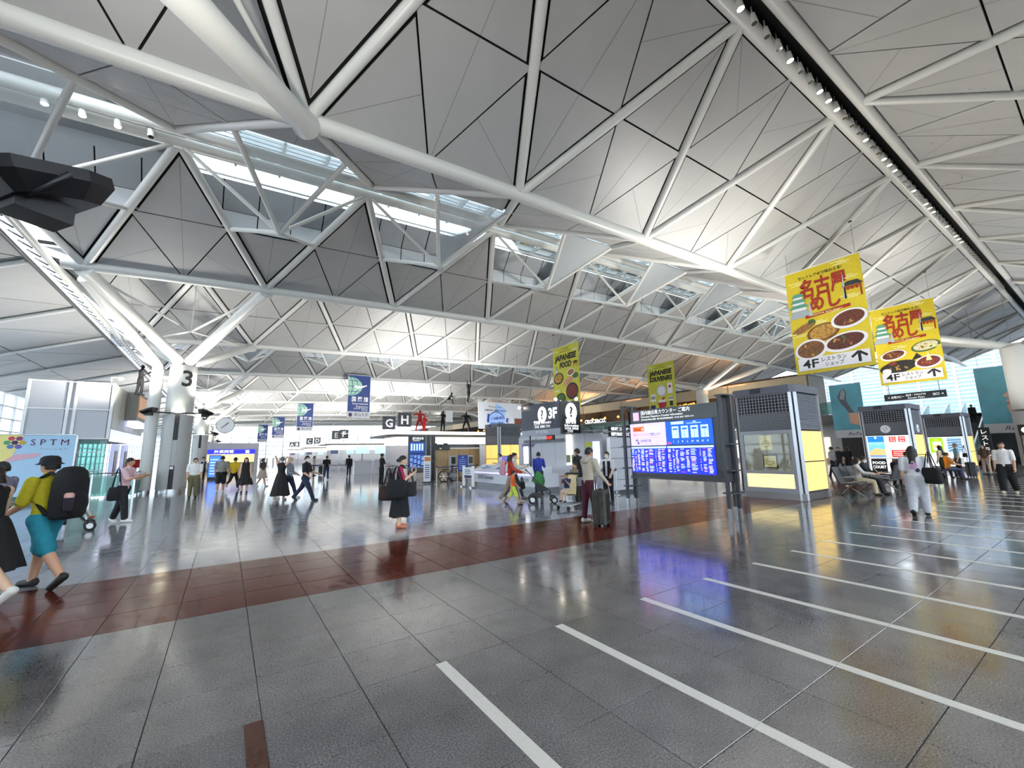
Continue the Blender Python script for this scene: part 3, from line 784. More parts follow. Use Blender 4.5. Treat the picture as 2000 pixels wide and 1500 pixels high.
    if light:
        lamp('kiosk_ceiling_fill', 'AREA', (x+1, y+.7, h+.12), light*.55, (1, .96, .89), 1.4, .9, (0, -.2, 1), spread=2.8)  # added fill with no fixture, brightens the roof overhead
        lamp('kiosk_ceiling_fill', 'AREA', (x+1, y+1.5, h+.3), light*.72, (1, .96, .89), 1.4, .8, (-.12, .7, 1), spread=2.15)  # second added fill, tilted forward to lift the darker roof faces
    return t
kiosk((14.64, 5.77), 'nearest display kiosk with two framed plaques in a glass case', 'case')
kiosk((26.8, 5.77), 'display kiosk with a round clock and a red and white poster', 'ads')
kiosk((38.2, 5.77), 'display kiosk with a bright green poster', 'car')
kiosk((15.5, 24.5), 'display kiosk with pale yellow lit panels behind the information counter', 'ring', 0)

# ---------------- departure information board
def info_board():
    t = thing('departure_board', 'charcoal standing board with four bright blue flight screens', 'information board', (9.6, 6.75, 0), FX)
    MB().bb(-1.36, 1.32, 0, .26, .88, 2.72).build('housing', CHAR, t)
    MB().prism([(1.32, .0), (1.5, .12), (1.5, .34), (1.32, .34)], .86, 2.9).build('side_fin', CHAR, t)
    MB().bb(-1.36, 1.32, -.02, .02, 2.36, 2.72).build('header', M('header_black', '0e0e12', .25), t)
    MB().bb(-1.36, 1.4, -.05, .3, .84, .9).build('bottom_rail', CHAR, t)
    for cx in (-1.42, 1.48):
        for dx, dy in ((-.02, -.14), (.08, .1), (-.12, .3)):
            MB().bb(cx+dx-.035, cx+dx+.035, dy-.035, dy+.035, .28, 2.86).build('post', CHAR, t)
            MB().bb(cx+dx-.038, cx+dx+.038, dy-.038, dy+.038, 0, .28).build('foot', CHROME, t)
        for z in (.6, 1.1, 1.7, 2.84): MB().bb(cx-.14, cx+.12, -.16, .32, z, z+.03).build('tie_plate', CHAR, t)
    sc = [(-1.3, -.15, 1.73, 2.34), (-.12, 1.16, 1.73, 2.34), (-1.3, -.15, 1.0, 1.7), (-.12, 1.16, 1.0, 1.7)]
    LAV = E('screen_lavender', 'c3b4ff', .85); BLU = E('screen_blue', '1450b4', .9); DBL = E('screen_deep', '1c2fc8', .85); LB = E('screen_light', 'a8ccff', .95)
    for (a, b_, c, d), m in zip(sc, (LAV, BLU, DBL, DBL)): MB().bb(a, b_, -.035, .0, c, d).build('screen', m, t)
    cv = Canvas(-.02); cv.rect(-1.18, -.98, 2.43, 2.66, E('header_pink', 'e0a8d8', .8), 0)
    cv.text('国内線出発カウンター ご案内', -.9, 2.58, .09, WLIT, 1, align='L', w=1.5); cv.text('Domestic Departure Counter Information', -.9, 2.495, .055, WLIT, 1, align='L', w=1.3)
    cv.text('国内线出发柜台指南  國內線出發櫃檯指南  국내선 출발 카운터 안내', -.9, 2.42, .035, WLIT, 1, align='L', w=1.6)
    cv.build('header_lettering', t); cv = Canvas(-.037)
    OR = E('screen_orange', 'e8602a', .9); LINK = M('screen_ink', '1a1a3a', .5)
    cv.rect(-1.2, -.82, 2.12, 2.25, OR, 0); cv.text('Jetstar', -1.03, 2.155, .06, M('screen_dark', '2a1a1a', .5), 1, w=.25, bold=.02); cv.text('★', -.87, 2.15, .06, WLIT, 1)
    cv.rect(-.79, -.3, 2.14, 2.24, E('screen_pale', 'ddd4ff', .9), 0)
    cv.text('第2ターミナル', -1.19, 2.0, .065, E('screen_red', 'd83a78', .8), 1, align='L', w=.45); cv.text('にて運航します', -.72, 2.0, .06, LINK, 1, align='L', w=.42)
    cv.text('名鉄駅方面', -.95, 1.83, .06, LINK, 1, align='L', w=.35)
    cv.line([(-1.12, 1.84), (-1.1, 1.89), (-1.05, 1.89), (-1.03, 1.8)], .02, LINK, 1); cv.poly([(-1.07, 1.81), (-1.03, 1.76), (-.99, 1.81)], LINK, 1)
    for j in range(2): cv.rect(-1.15, -.35, 1.935-j*.16, 1.945-j*.16, E('screen_mid', 'a898e8', .8), 1)
    cv.build('notice_graphics', t); cv = Canvas(-.037)
    for i in range(4):
        x0 = .06+i*.27; cv.rect(x0, x0+.2, 1.9, 2.2, LB, 1)
        if i: cv.rect(x0+.095, x0+.105, 1.9, 2.2, BLU, 2)
        cv.rect(x0+.03, x0+.17, 2.11, 2.15, BLU, 2)
    for i, c in enumerate('IJKLMNOP'): cv.text(c, .09+i*.135+(i//2)*.0, 1.79, .05, WLIT, 1)
    cv.rect(.05, .42, 2.25, 2.32, LB, 1); cv.rect(.5, .9, 2.25, 2.265, LB, 1); cv.poly([(.66, 2.28), (.72, 2.32), (.78, 2.28)], LB, 1)
    cv.disc(-.02, 1.77, .06, .025, E('screen_red'), 1 ) if False else cv.disc(-.02, 1.77, .06, .025, MATS['screen_red'], 1)
    random.seed(5)
    for (a, b_, c, d) in sc[2:]:
        cv.build('screen_graphics', t); cv = Canvas(-.037)
        cv.rect(a, b_, d-.05, d, LB, 0); w_ = b_-a; n = 19
        for j in range(n):
            z = d-.09-j*(d-c-.1)/n
            for u0, u1 in ((.02, .1), (.13, .17), (.2, .27), (.3, .4), (.43, .5), (.53, .66), (.72, .74), (.78, .86), (.88, .97)):
                if random.random() < .82:
                    r = random.random(); cv.rect(a+u0*w_, a+(u0+(u1-u0)*(.6+.4*random.random()))*w_, z, z+.016, MATS['screen_pale'] if r > .12 else (MATS['screen_red'] if r < .04 else E('screen_cyan', '78b0ff', .9)), 1)
    cv.build('screen_graphics', t)
    return t
info_board()

# ---------------- hanging banners
def zroof(x, y):
    q = (y-9.1) % (2*s5); q = min(q, 2*s5-q); return Tz(x)+RH*q/s5+.12
def hung(t, w, z0, z1, roofz, parent_y=0., wires=(-.35, .35), bar=1.3, thick=.02):
    MB().tube([(-w/2*bar, .0, z1+.03), (w/2*bar, .0, z1+.03)], .02, 6).build('hanging_bar', WINK, t)
    for u in wires: MB().tube([(u*w*bar, 0, z1+.03), (u*w*bar, 0, roofz)], .008, 5).build('wire', M('wire', '8a8a8a', .5), t)
    for u in wires: MB().lathe([(.07, 0), (.07, .03)], 10, (u*w*bar, 0, roofz-.03)).build('ceiling_rose', BLACK, t)
YEL = M('banner_yellow', 'dcc326', .55, noise=(9, .05)); YEL2 = M('banner_pale_yellow', 'f6ec9a', .55); LIME = M('banner_lime', 'c9c53a', .55, noise=(7, .08))
CRIM = M('print_crimson', 'a83018', .6); BWHT = M('print_white', 'ece9ea', .6)
FOODS = {k: M('print_'+k, c, .6, noise=(n, .45)) for k, c, n in (('stew', '6a3420', 14), ('fried', '9a6a38', 16), ('curry', '5a2c1e', 12), ('udon', 'b98a3c', 9), ('wings', '7a4e2c', 12), ('green', '4a6a34', 20), ('rice', 'd8c9a4', 25), ('dark', '2a2622', 8), ('ham', 'c79078', 10), ('sauce', '7a2e24', 14))}
def dish(cv, x, z, r, food, rim='print_white', el=.62, tilt=.15, dark=False):
    cv.disc(x, z, r, r*el, MATS[rim], 1, tilt=tilt); cv.disc(x, z+r*.03, r*.84, r*el*.78, FOODS[food], 2, tilt=tilt)
    random.seed(int(abs(x*100+z*37)))
    for k in range(9):
        a = random.random()*6.28; q = random.random()*.55*r
        cv.disc(x+q*math.cos(a), z+q*math.sin(a)*el, r*.13, r*.06, FOODS[random.choice(['fried', 'udon', 'green', food, food])], 3, 8, tilt=random.random()*3)
def castle(cv, x, z, s):
    g1, g2 = M('print_castle_green', '5a9a84', .6), M('print_castle_stone', 'a8b2b4', .6)
    cv.poly([(x-.42*s, z), (x+.42*s, z), (x+.3*s, z+.35*s), (x-.3*s, z+.35*s)], g2, 1)
    for j in range(3):
        w = (.36-.07*j)*s; y = z+(.35+.26*j)*s
        cv.rect(x-w*.8, x+w*.8, y, y+.14*s, BWHT, 1); cv.poly([(x-w*1.15, y+.12*s), (x+w*1.15, y+.12*s), (x+w*.7, y+.28*s), (x-w*.7, y+.28*s)], g1, 2)
def gate(cv, x, z, s):
    k, r = M('print_gate_roof', '33333a', .6), CRIM
    cv.poly([(x-.5*s, z+.7*s), (x+.5*s, z+.7*s), (x+.25*s, z+.95*s), (x-.25*s, z+.95*s)], k, 2)
    for u in (-.36, .36): cv.rect(x+(u-.035)*s, x+(u+.035)*s, z, z+.7*s, r, 2)
    cv.rect(x-.4*s, x+.4*s, z+.58*s, z+.65*s, r, 3)
    for u in (-.2, 0, .2): cv.disc(x+u*s, z+.52*s, .08*s, .07*s, r, 3, 10)
def cloud(cv, x, z, s):
    for j, (u, w) in enumerate(((0, .5), (.12, .42), (-.1, .5))): cv.rect(x+(u-w/2)*s, x+(u+w/2)*s, z+j*.06*s, z+(j*.06+.035)*s, YEL2, 0)
def gourmet_banner(X, Yc, label, first):
    W, z0, z1 = 2.72, 4.7 if first else 5.02, 9.28 if first else 9.5
    t = thing('hanging_banner', label, 'banner', (X, Yc, 0), FX, 'yellow gourmet banners'); H_ = z1-z0
    MB().bb(-W/2, W/2, -.015, .015, z0, z1).build('panel', YEL, t)
    hung(t, W, z0, z1, float(Tz(X)+RH*(1-abs(Yc-3.45)/s5))-.05)
    cv = Canvas(-.015); f = lambda v: z0+H_*v
    for u, v in ((-.9, .86), (.7, .95), (.9, .8), (-1.0, .55), (.9, .62), (-.3, .45), (.2, .53), (-1.1, .36), (1.0, .4)): cloud(cv, u, f(v), 1.0)
    cv.text('セントレア4Fで味わえる!', -.05, f(.91), .12, INK, 2, w=1.6, bold=.012)
    cv.text('名古屋', .0, f(.735), .62, CRIM, 3, w=1.7, bold=.035); cv.text('めし', .02, f(.59), .56, CRIM, 3, w=1.1, bold=.035)
    cv.poly([(-.75, f(.52)), (.85, f(.545)), (.85, f(.575)), (-.75, f(.55))], CRIM, 4); cv.text('NAGOYA GOURMET', .0, f(.537), .075, YEL2, 5, w=1.2, bold=.02)
    castle(cv, -.95, f(.54), .95); gate(cv, 1.0, f(.62), .72)
    cv.poly([(.66, f(.62)), (.78, f(.62)), (.725, f(.88))], M('print_tower', 'b4bcc0', .6), 1)
    cv.poly([(-.62, f(.54)), (-.46, f(.54)), (-.535, f(.7))], M('print_tower'), 3)
    if first:
        dish(cv, .74, f(.44), .62, 'stew'); dish(cv, -.2, f(.365), .6, 'udon', 'print_wings'); dish(cv, .5, f(.24), .76, 'curry', el=.5); dish(cv, -.72, f(.22), .6, 'wings', el=.75)
        cv.disc(-.95, f(.44), .42, .09, FOODS['fried'], 4, tilt=.45); cv.disc(-.8, f(.425), .42, .09, FOODS['fried'], 5, tilt=.45); cv.disc(-.55, f(.48), .14, .12, FOODS['green'], 4)
    else:
        dish(cv, -.62, f(.37), .58, 'stew', el=.5); dish(cv, .75, f(.43), .6, 'rice', 'print_green', .5); dish(cv, -.5, f(.215), .82, 'dark', 'print_dark', .42); dish(cv, .76, f(.235), .56, 'sauce')
        cv.poly([(.1, f(.27)), (.55, f(.3)), (.35, f(.36))], FOODS['dark'], 4); cv.poly([(.68, f(.25)), (.92, f(.25)), (.8, f(.36))], YEL2, 5); dish(cv, -.7, f(.26), .22, 'sauce', 'print_dark'); cv.disc(-1.0, f(.17), .2, .16, BWHT, 5)
    cv.rect(-1.24, 1.24, f(.03), f(.145), BWHT, 6); cv.text('4F', -.78, f(.052), .36, INK, 7, w=.6, bold=.02)
    cv.text('レストラン', .06, f(.095), .15, INK, 7, w=.85, bold=.012); cv.text('ショップ', .06, f(.05), .14, INK, 7, w=.65, bold=.012)
    cv.line([(.9, f(.045)), (.9, f(.125))], .1, INK, 7); cv.line([(.65, f(.09)), (.9, f(.135)), (1.15, f(.09))], .09, INK, 8)
    cv.build(parent=t)
gourmet_banner(20.4, 6.45, 'nearer yellow hanging banner with five dishes and red brush lettering', True)
gourmet_banner(31.1, 6.35, 'farther yellow hanging banner with a tray of black bowls', False)
def shop_banner(X, Yc, label, food):
    W, z0, z1 = 2.72, 4.5, 9.1
    t = thing('hanging_banner', label, 'banner', (X, Yc, 0), FX, 'lime shop banners'); H_ = z1-z0; f = lambda v: z0+H_*v
    MB().bb(-W/2, W/2, -.015, .015, z0, z1).build('panel', LIME, t); hung(t, W, z0, z1, float(Tz(X)+RH*abs(Yc-20.4)/s5)-.05)
    cv = Canvas(-.015)
    for u, v in ((-1, .93), (1.0, .9), (-1.0, .3), (.9, .45)): cv.rect(u-.25, u+.25, f(v), f(v)+.06, BWHT, 0)
    cv.text('Central Japan', 0, f(.945), .1, INK, 1); cv.text('International Airport', 0, f(.905), .1, INK, 1)
    cv.text('JAPANESE', .0, f(.78), .4, INK, 2, w=2.3, bold=.05, shear=.15); cv.text('FOOD' if food else 'SOUVENIRS', .0, f(.66), .4, INK, 2, w=1.25 if food else 2.35, bold=.05, shear=.15)
    if food:
        castle(cv, -1.0, f(.58), .45); gate(cv, 1.05, f(.62), .5)
        dish(cv, -.78, f(.5), .52, 'udon', 'print_dark', .8); dish(cv, .55, f(.56), .42, 'fried'); dish(cv, -.6, f(.17), .52, 'green', 'print_dark', .85); dish(cv, .62, f(.27), .62, 'sauce', 'print_dark', .95); cv.disc(.25, f(.43), .6, .2, FOODS['ham'], 4, tilt=.4); cv.disc(1.0, f(.5), .3, .2, FOODS['green'], 4)
    else:
        cv.disc(.0, f(.47), .5, .5, M('print_grey_plate', 'c4ccd2', .6), 1); cv.disc(.0, f(.47), .38, .38, BWHT, 2); cv.rect(-1.1, -.62, f(.28), f(.42), BWHT, 1); cv.text('NGO', -.86, f(.325), .25, INK, 2, w=.4, bold=.03)
        cv.poly([(-.45, f(.25)), (.45, f(.25)), (.28, f(.12)), (-.28, f(.12))], M('print_red_bowl', 'b0202a', .6), 2); cv.disc(0, f(.26), .4, .22, BWHT, 1); cv.disc(.15, f(.32), .2, .08, CRIM, 3, tilt=.5)
        cv.rect(.62, 1.1, f(.4), f(.6), BWHT, 1); cv.disc(.86, f(.53), .12, .12, CRIM, 2); cv.rect(-1.2, -.7, f(.12), f(.21), M('print_indigo', '3a2a6a', .6), 1); cv.disc(.9, f(.3), .24, .22, BWHT, 2); cv.disc(.8, f(.31), .07, .08, INK, 3); cv.disc(1.0, f(.31), .07, .08, INK, 3); cv.rect(.75, 1.05, f(.17), f(.26), INK, 2)
    cv.rect(-1.24, 1.24, f(.02), f(.1), BWHT, 4); cv.text('4F', -.85, f(.03), .28, INK, 5, w=.5, bold=.02); cv.text('Shops' if not food else 'Foods', .05, f(.035), .22, INK, 5)
    cv.line([(.95, f(.025)), (.95, f(.09))], .07, INK, 5); cv.line([(.75, f(.065)), (.95, f(.093)), (1.15, f(.065))], .06, INK, 6)
    cv.build(parent=t)
shop_banner(19.6, 21.95, 'lime hanging banner lettered for food above the question mark sign', True)
shop_banner(31.0, 22.4, 'lime hanging banner lettered for souvenirs above the departure board', False)
NAVY = M('banner_navy', '1f3a78', .55); MINT = M('print_mint', '9cc8b0', .6); LGREY = M('banner_edge', 'b9bbc4', .55)
for n, (x, y, lab) in enumerate(((10.3, 41.6, 'largest dark blue departure banner with a globe and aeroplane'), (9.1, 66.8, 'second dark blue globe banner from the nearest one'), (8.2, 94.5, 'third dark blue globe banner in the receding row'), (7.1, 119.5, 'smallest and farthest dark blue globe banner'))):
    W, z0, z1 = 2.15, 5.1, 9.3
    t = thing('hanging_banner', lab, 'banner', (x, y, 0), 0, 'blue departure banners')
    MB().bb(-W/2, W/2, -.02, .02, z0, z1).build('panel', LGREY, t)
    zr = zroof(x, y); MB().tube([(-.6, 0, z1), (-.6, 0, zr)], .012, 5).build('wire', M('wire'), t); MB().tube([(.6, 0, z1), (.6, 0, zr)], .012, 5).build('wire', M('wire'), t)
    cv = Canvas(-.02); a = -W/2+.05; cv.rect(a, W/2-.05, z0+.62, z1-.05, NAVY, 0)
    cx, cz, r = a, z0+3.05, 1.3
    pts = [(cx+r*math.cos(q), cz+r*.73*math.sin(q)) for q in np.linspace(-math.pi/2, math.pi/2, 20)]; cv.poly(pts, MINT, 1)
    for u in (.38, .9): cv.line([(cx+u*math.cos(q)*1.0, cz+r*.73*math.sin(q)) for q in np.linspace(-1.5, 1.5, 10)], .05, NAVY, 2)
    for v in (-.5, 0, .55): cv.rect(cx, cx+math.sqrt(max(0, 1-(v/.95)**2))*r, cz+v-.02, cz+v+.03, NAVY, 2)
    cv.poly([(cx+.5, cz-.1), (cx+1.2, cz-.15), (cx+1.75, cz+.12), (cx+1.72, cz+.2), (cx+1.2, cz+.06), (cx+.6, cz+.12)], BWHT, 3); cv.poly([(cx+.9, cz-.05), (cx+.5, cz-.4), (cx+1.15, cz-.1)], BWHT, 3)
    cv.text('国 際 線', .1, z0+1.62, .38, BWHT, 1, w=1.55, bold=.02); cv.text('International', .85, z0+1.3, .2, BWHT, 1, align='R', w=1.45); cv.text('Departure', .85, z0+1.02, .2, BWHT, 1, align='R', w=1.1)
    cv.text('国际线出发  國際線出發', .85, z0+.86, .09, BWHT, 1, align='R'); cv.text('국제선 출발', .85, z0+.7, .09, BWHT, 1, align='R')
    cv.disc(-.75, z0+.3, .17, .2, M('print_crest', '3a2e50', .6), 1); cv.text('南山大学', .25, z0+.2, .26, INK, 1, w=1.3); cv.build(parent=t)
# letter signs over the check-in islands
SIGN = M('sign_charcoal', '2f2f35', .4)
for c, x, y, z, w in (('G', 9.1, 28.4, 3.28, .88), ('H', 10.2, 28.4, 3.49, .97), ('E', 10.1, 50, 3.35, .93), ('F', 11.2, 51.3, 3.5, 1.0), ('C', 11.1, 75, 3.38, .98), ('D', 12.0, 73.4, 3.45, 1.0), ('A', 11.1, 97, 3.39, .95), ('B', 12.2, 98.5, 3.45, 1.0)):
    t = thing('letter_sign', f'dark square sign with a white letter {c} above the counters', 'sign', (x, y, z), 0, 'check-in letter signs')
    MB().bb(-w/2, w/2, 0, .12, 0, w*1.02).build('panel', SIGN, t); cv = Canvas(0); cv.text(c, 0, w*.2, w*.62, WINK, 1, bold=.03); cv.build('letter', t)
    for u in (-.3, .3): MB().bb(u*w-.02, u*w+.02, .04, .08, -z+3.1, 0).build('stem', WINK, t)
t = thing('hanging_banner', 'pale welcome banner with a blue round emblem above a kiosk', 'banner', (19.2, 30, 0), 0)
MB().bb(-2.2, 2.2, -.02, .02, 3.56, 5.8).build('panel', M('banner_pale', 'c6c8cc', .6), t)
cv = Canvas(-.02); BLUI = M('print_blue', '1f3c90', .6); SKYB = M('print_sky', '9ab8e4', .6)
cv.text('Welcome to the', -.6, 5.35, .16, INK, 1, w=1.3); cv.text('SAMURAI NINJA Airport', -.5, 5.05, .16, INK, 1, w=2.2, bold=.02)
cv.poly([(-.7, 3.9), (.45, 3.9), (.45, 5.3), (-.5, 5.75)], SKYB, 0); cv.disc(-.45, 4.25, .8, .72, SKYB, 0)
cv.line([(-.45+.82*math.cos(q), 4.25+.75*math.sin(q)) for q in np.linspace(.2, 2.6, 12)], .07, BLUI, 1)
cv.text('侍SAMURAI', -.4, 4.35, .24, BLUI, 2, w=1.2, bold=.03, rise=.12); cv.text('NINJA忍者', -.4, 3.85, .26, BLUI, 2, w=1.3, bold=.03)
cv.poly([(-1.4, 4.1), (-1.15, 4.1), (-1.15, 4.8), (-1.3, 4.85)], BLUI, 1); cv.poly([(.5, 4.2), (.75, 4.05), (.7, 4.4), (.95, 4.35), (.6, 4.55)], BLUI, 1)
cv.rect(1.4, 2.2, 3.6, 4.5, FOODS['stew'], 0); cv.build(parent=t)
for u in (-1.8, 1.8): MB().tube([(u, 0, 5.8), (u, 0, zroof(19.2, 30))], .012, 5).build('wire', M('wire'), t)

# ---------------- question mark sign over the information counter
def q_sign():
    t = thing('information_sign', 'dark corner sign with white question marks and 3F', 'sign', (10.55, 12.2, 0), 0)
    NB = M('sign_navy', '2e3344', .35)
    MB().bb(0, .14, .06, 2.6, 2.5, 3.56).build('long_panel', NB, t); MB().bb(0, .14, .06, 2.6, 2.28, 2.5).build('silver_band', M('sign_silver', '9c9fae', .35), t)
    MB().bb(.0, .95, -.06, .05, 2.3, 3.56).build('short_panel', M('header_black'), t)
    for y in (.7, 1.9): MB().bb(.1, 2.36, y-.03, y+.03, 2.36, 2.44).build('support_arm', CHAR, t)
    MB().bb(.04, .1, 2.08, 2.12, 1.0, 2.28).build('stand_leg', CHAR, t)
    cv = Canvas(0); k = -1.3  # local x of the long panel = -(y)
    qm = Canvas(0); qm.disc(-1.15, 3.1, .29, .33, WLIT, 0); qm.text('?', -1.15, 2.93, .36, INK, 1, bold=.03); qm.build('question_mark', t).rotation_euler = (0, 0, FX)
    qm = Canvas(0); qm.text('3F', -.48, 2.92, .4, WLIT, 1, bold=.04); qm.build('level_number', t).rotation_euler = (0, 0, FX)
    cv.text('案内所', -1.5, 2.72, .13, WLIT, 1, w=.45, bold=.02); cv.text('Information', -.9, 2.72, .12, WLIT, 1, w=.62); cv.text('问讯处  詢問處  안내소', -1.15, 2.57, .09, WLIT, 1, w=1.0); cv.text('旅行者情報', -1.2, 2.34, .11, WINK, 1, w=.8)
    o = cv.build('lettering', t); o.rotation_euler = (0, 0, FX)
    qm = Canvas(-.06); qm.disc(.48, 3.12, .3, .36, WLIT, 0); qm.text('?', .48, 2.94, .4, INK, 1, bold=.03); qm.build('question_mark', t)
    cv = Canvas(-.06); cv.text('案内所', .45, 2.68, .14, WLIT, 1, w=.55, bold=.03); cv.text('Information', .48, 2.55, .1, WLIT, 1, w=.72, bold=.01); cv.text('问讯处 詢問處', .48, 2.44, .08, WLIT, 1, w=.7); cv.text('안내소', .4, 2.34, .08, WLIT, 1); cv.build('lettering', t)
    for y, z in ((2.75, 3.5), (.02, 3.66), (-.04, 3.7)): pass
    MB().bb(.02, .1, .5, .95, 2.05, 2.26).build('clock_case', BLACK, t)
    cv = Canvas(-.02); cv.text('13:37', -.72, 2.1, .11, E('led_red', 'ff2a18', 2.5), 0, w=.36, bold=.01); o = cv.build('clock_digits', t); o.rotation_euler = (0, 0, FX)
    BULB = E('sign_bulb', 'ffeedd', 20)
    for p in ((-.15, 2.55, 3.5), (-.15, .1, 3.6), (.6, -.25, 3.62)):
        MB().ell(p, (.06, .06, .06), None, 8, 6).build('bulb', BULB, t); MB().tube([p, (.07 if p[0] < .3 else p[0], p[1] if p[0] < .3 else 0, p[2]-.05)], .012, 5).build('bulb_arm', CHAR, t)
q_sign()
# ---------------- information counter and the white booth behind it
DESK = M('desk_white', 'dcdce4', .35); PURP = E('led_lilac', 'b9b4ff', 1.0); STEEL = M('steel_grey', '8d8f94', .35, metal=.5)
t = thing('information_counter', 'long white counter with a lilac light band and sloping leaflet top', 'counter', (10.5, 16.2, 0), FX)
MB().bb(-2.7, 2.7, .12, .95, 0, .18).build('toe_kick', STEEL, t)
MB().bb(-2.7, 2.7, .0, .95, .18, .72).build('front', DESK, t); MB().bb(-2.7, 2.7, -.01, .02, .62, .7).build('light_band', PURP, t)
MB().raw([(-2.75, -.1, .74), (2.75, -.1, .74), (2.75, .55, 1.02), (-2.75, .55, 1.02), (-2.75, -.1, .7), (2.75, -.1, .7), (2.75, .55, .7), (-2.75, .55, .7)], [(0, 1, 2, 3), (4, 5, 1, 0), (5, 6, 2, 1), (6, 7, 3, 2), (7, 4, 0, 3)]).build('sloping_top', DESK, t)
cv = Canvas(0); cv.text('ご案内所  Information', -1.7, .36, .17, M('print_dark_grey', '3a3a48', .5), 1, w=1.6); cv.text('案内所', 1.6, .36, .15, M('print_dark_grey'), 1); cv.build('lettering', t)
for k in range(9):
    o = thing('leaflet', 'small printed leaflet lying on the sloping counter top', 'leaflet', (10.72, 18.6-k*.42, .88), FX+.1*(k % 3-1), 'leaflets on the counter')
    MB().box((0, 0, .02), (.22, .3, .006), rx=.41).build('sheet', M('leaflet_'+str(k % 3), ('e8ecf4', '3a62b4', 'c9d4ec')[k % 3], .5), o); MB().box((0, -.03, .012), (.16, .1, .004), rx=.41).build('picture', M('leaflet_pic'+str(k % 2), ('5a86c4', 'f0f0f0')[k % 2], .5), o)
def monitor(x, y, z, rz, label, scr):
    m = thing('monitor', label, 'monitor', (x, y, z), rz); MB().bb(-.26, .26, -.02, .03, .1, .45).build('bezel', BLACK, m); MB().bb(-.24, .24, -.03, -.018, .12, .43).build('screen', scr, m)
    MB().bb(-.03, .03, 0, .05, 0, .15).build('stem', BLACK, m); MB().bb(-.12, .12, -.06, .12, 0, .02).build('foot', BLACK, m)
monitor(11.1, 17.0, 1.0, FX, 'small monitor on the white information counter', M('purple_screen', '6a5aa8', .4, emit=.5)); monitor(12.85, 14.2, 1.0, FX+.4, 'olive screened monitor on the booth desk', M('olive_screen', '5f6a4a', .4, emit=.3))
t = thing('service_booth', 'white panelled booth behind the information counter with a glowing corner strip', 'booth', (12.9, 11.2, 0), 0)
PANW = M('booth_white', 'c9cad2', .45)
for i in range(6):
    MB().bb(-.02, .1, 1.2+i*1.0, 2.18+i*1.0, .1, 2.35).build('panel', PANW, t)
MB().bb(-.1, .0, 3.0, 3.3, .3, 2.35).build('light_strip', E('strip_white', 'fff8ec', 2.2), t)
MB().bb(.1, 4.2, 1.2, 7.2, 2.35, 2.5).build('roof', STEEL, t); MB().bb(.1, 4.2, 7.1, 7.2, 0, 2.35).build('side_wall', PANW, t)
MB().bb(.9, 1.0, -.3, 1.2, 0, 2.3).build('recess_wall', M('recess_grey', '8a8b92', .5), t); MB().bb(.0, .9, 1.15, 1.2, 0, 2.3).build('recess_side', PANW, t)
MB().bb(-.35, .3, 2.0, 5.6, 0, 1.0).build('desk', DESK, t); MB().bb(-.1, .2, 3.4, 6.6, 2.05, 2.2).build('ledge', M('ledge', '6a6c74', .4), t)
cv = Canvas(-.02); cv.text('centrair', -6.3, 1.86, .22, M('print_violet', '5a4aa0', .5), 1, w=1.1, bold=.02); cv.line([(-5.95, 2.08), (-5.7, 2.2), (-5.55, 2.3)], .03, M('print_violet'), 1); o = cv.build('lettering', t); o.rotation_euler = (0, 0, FX)
MB().bb(-.03, .0, 1.3, 1.7, 1.0, 2.0).build('poster_screen', E('poster_screen', 'c8d8f4', 1.0), t); MB().bb(-.04, .0, 1.75, 2.15, 1.78, 1.98).build('yellow_notice', M('yellow_notice', 'd8d84a', .5), t)
t = thing('partition_wall', 'white slatted partition with black lettered header beside the departure board', 'partition', (12.1, 11.2, 0), 0)
for j in range(5): MB().bb(0, 1.35, 0, .08, .12+j*.4, .5+j*.4).build('slat_board', PANW, t)
for x in (-.04, 1.39): MB().bb(x-.04, x+.04, 0, .1, 0, 2.1).build('post', WINK, t)
for j, s_ in enumerate(('国際線出発ロビー', '情報コーナー')):
    MB().bb(-.05, 1.4, -.04, .02, 2.14+j*.2, 2.31+j*.2).build('header_sign', INK, t); cv = Canvas(-.04); cv.text(s_, .65, 2.18+j*.2, .1, WLIT, 1, w=1.2, bold=.02); cv.build('lettering', t)
t = thing('white_totem', 'slim white standing card holder on the information counter', 'stand', (10.95, 15.1, 1.0), FX)
MB().bb(-.16, .16, 0, .03, .1, .85).build('card', WLIT, t); MB().bb(-.1, .1, -.06, .1, 0, .02).build('foot', CHROME, t); MB().bb(-.02, .02, 0, .02, 0, .12).build('stem', CHROME, t)

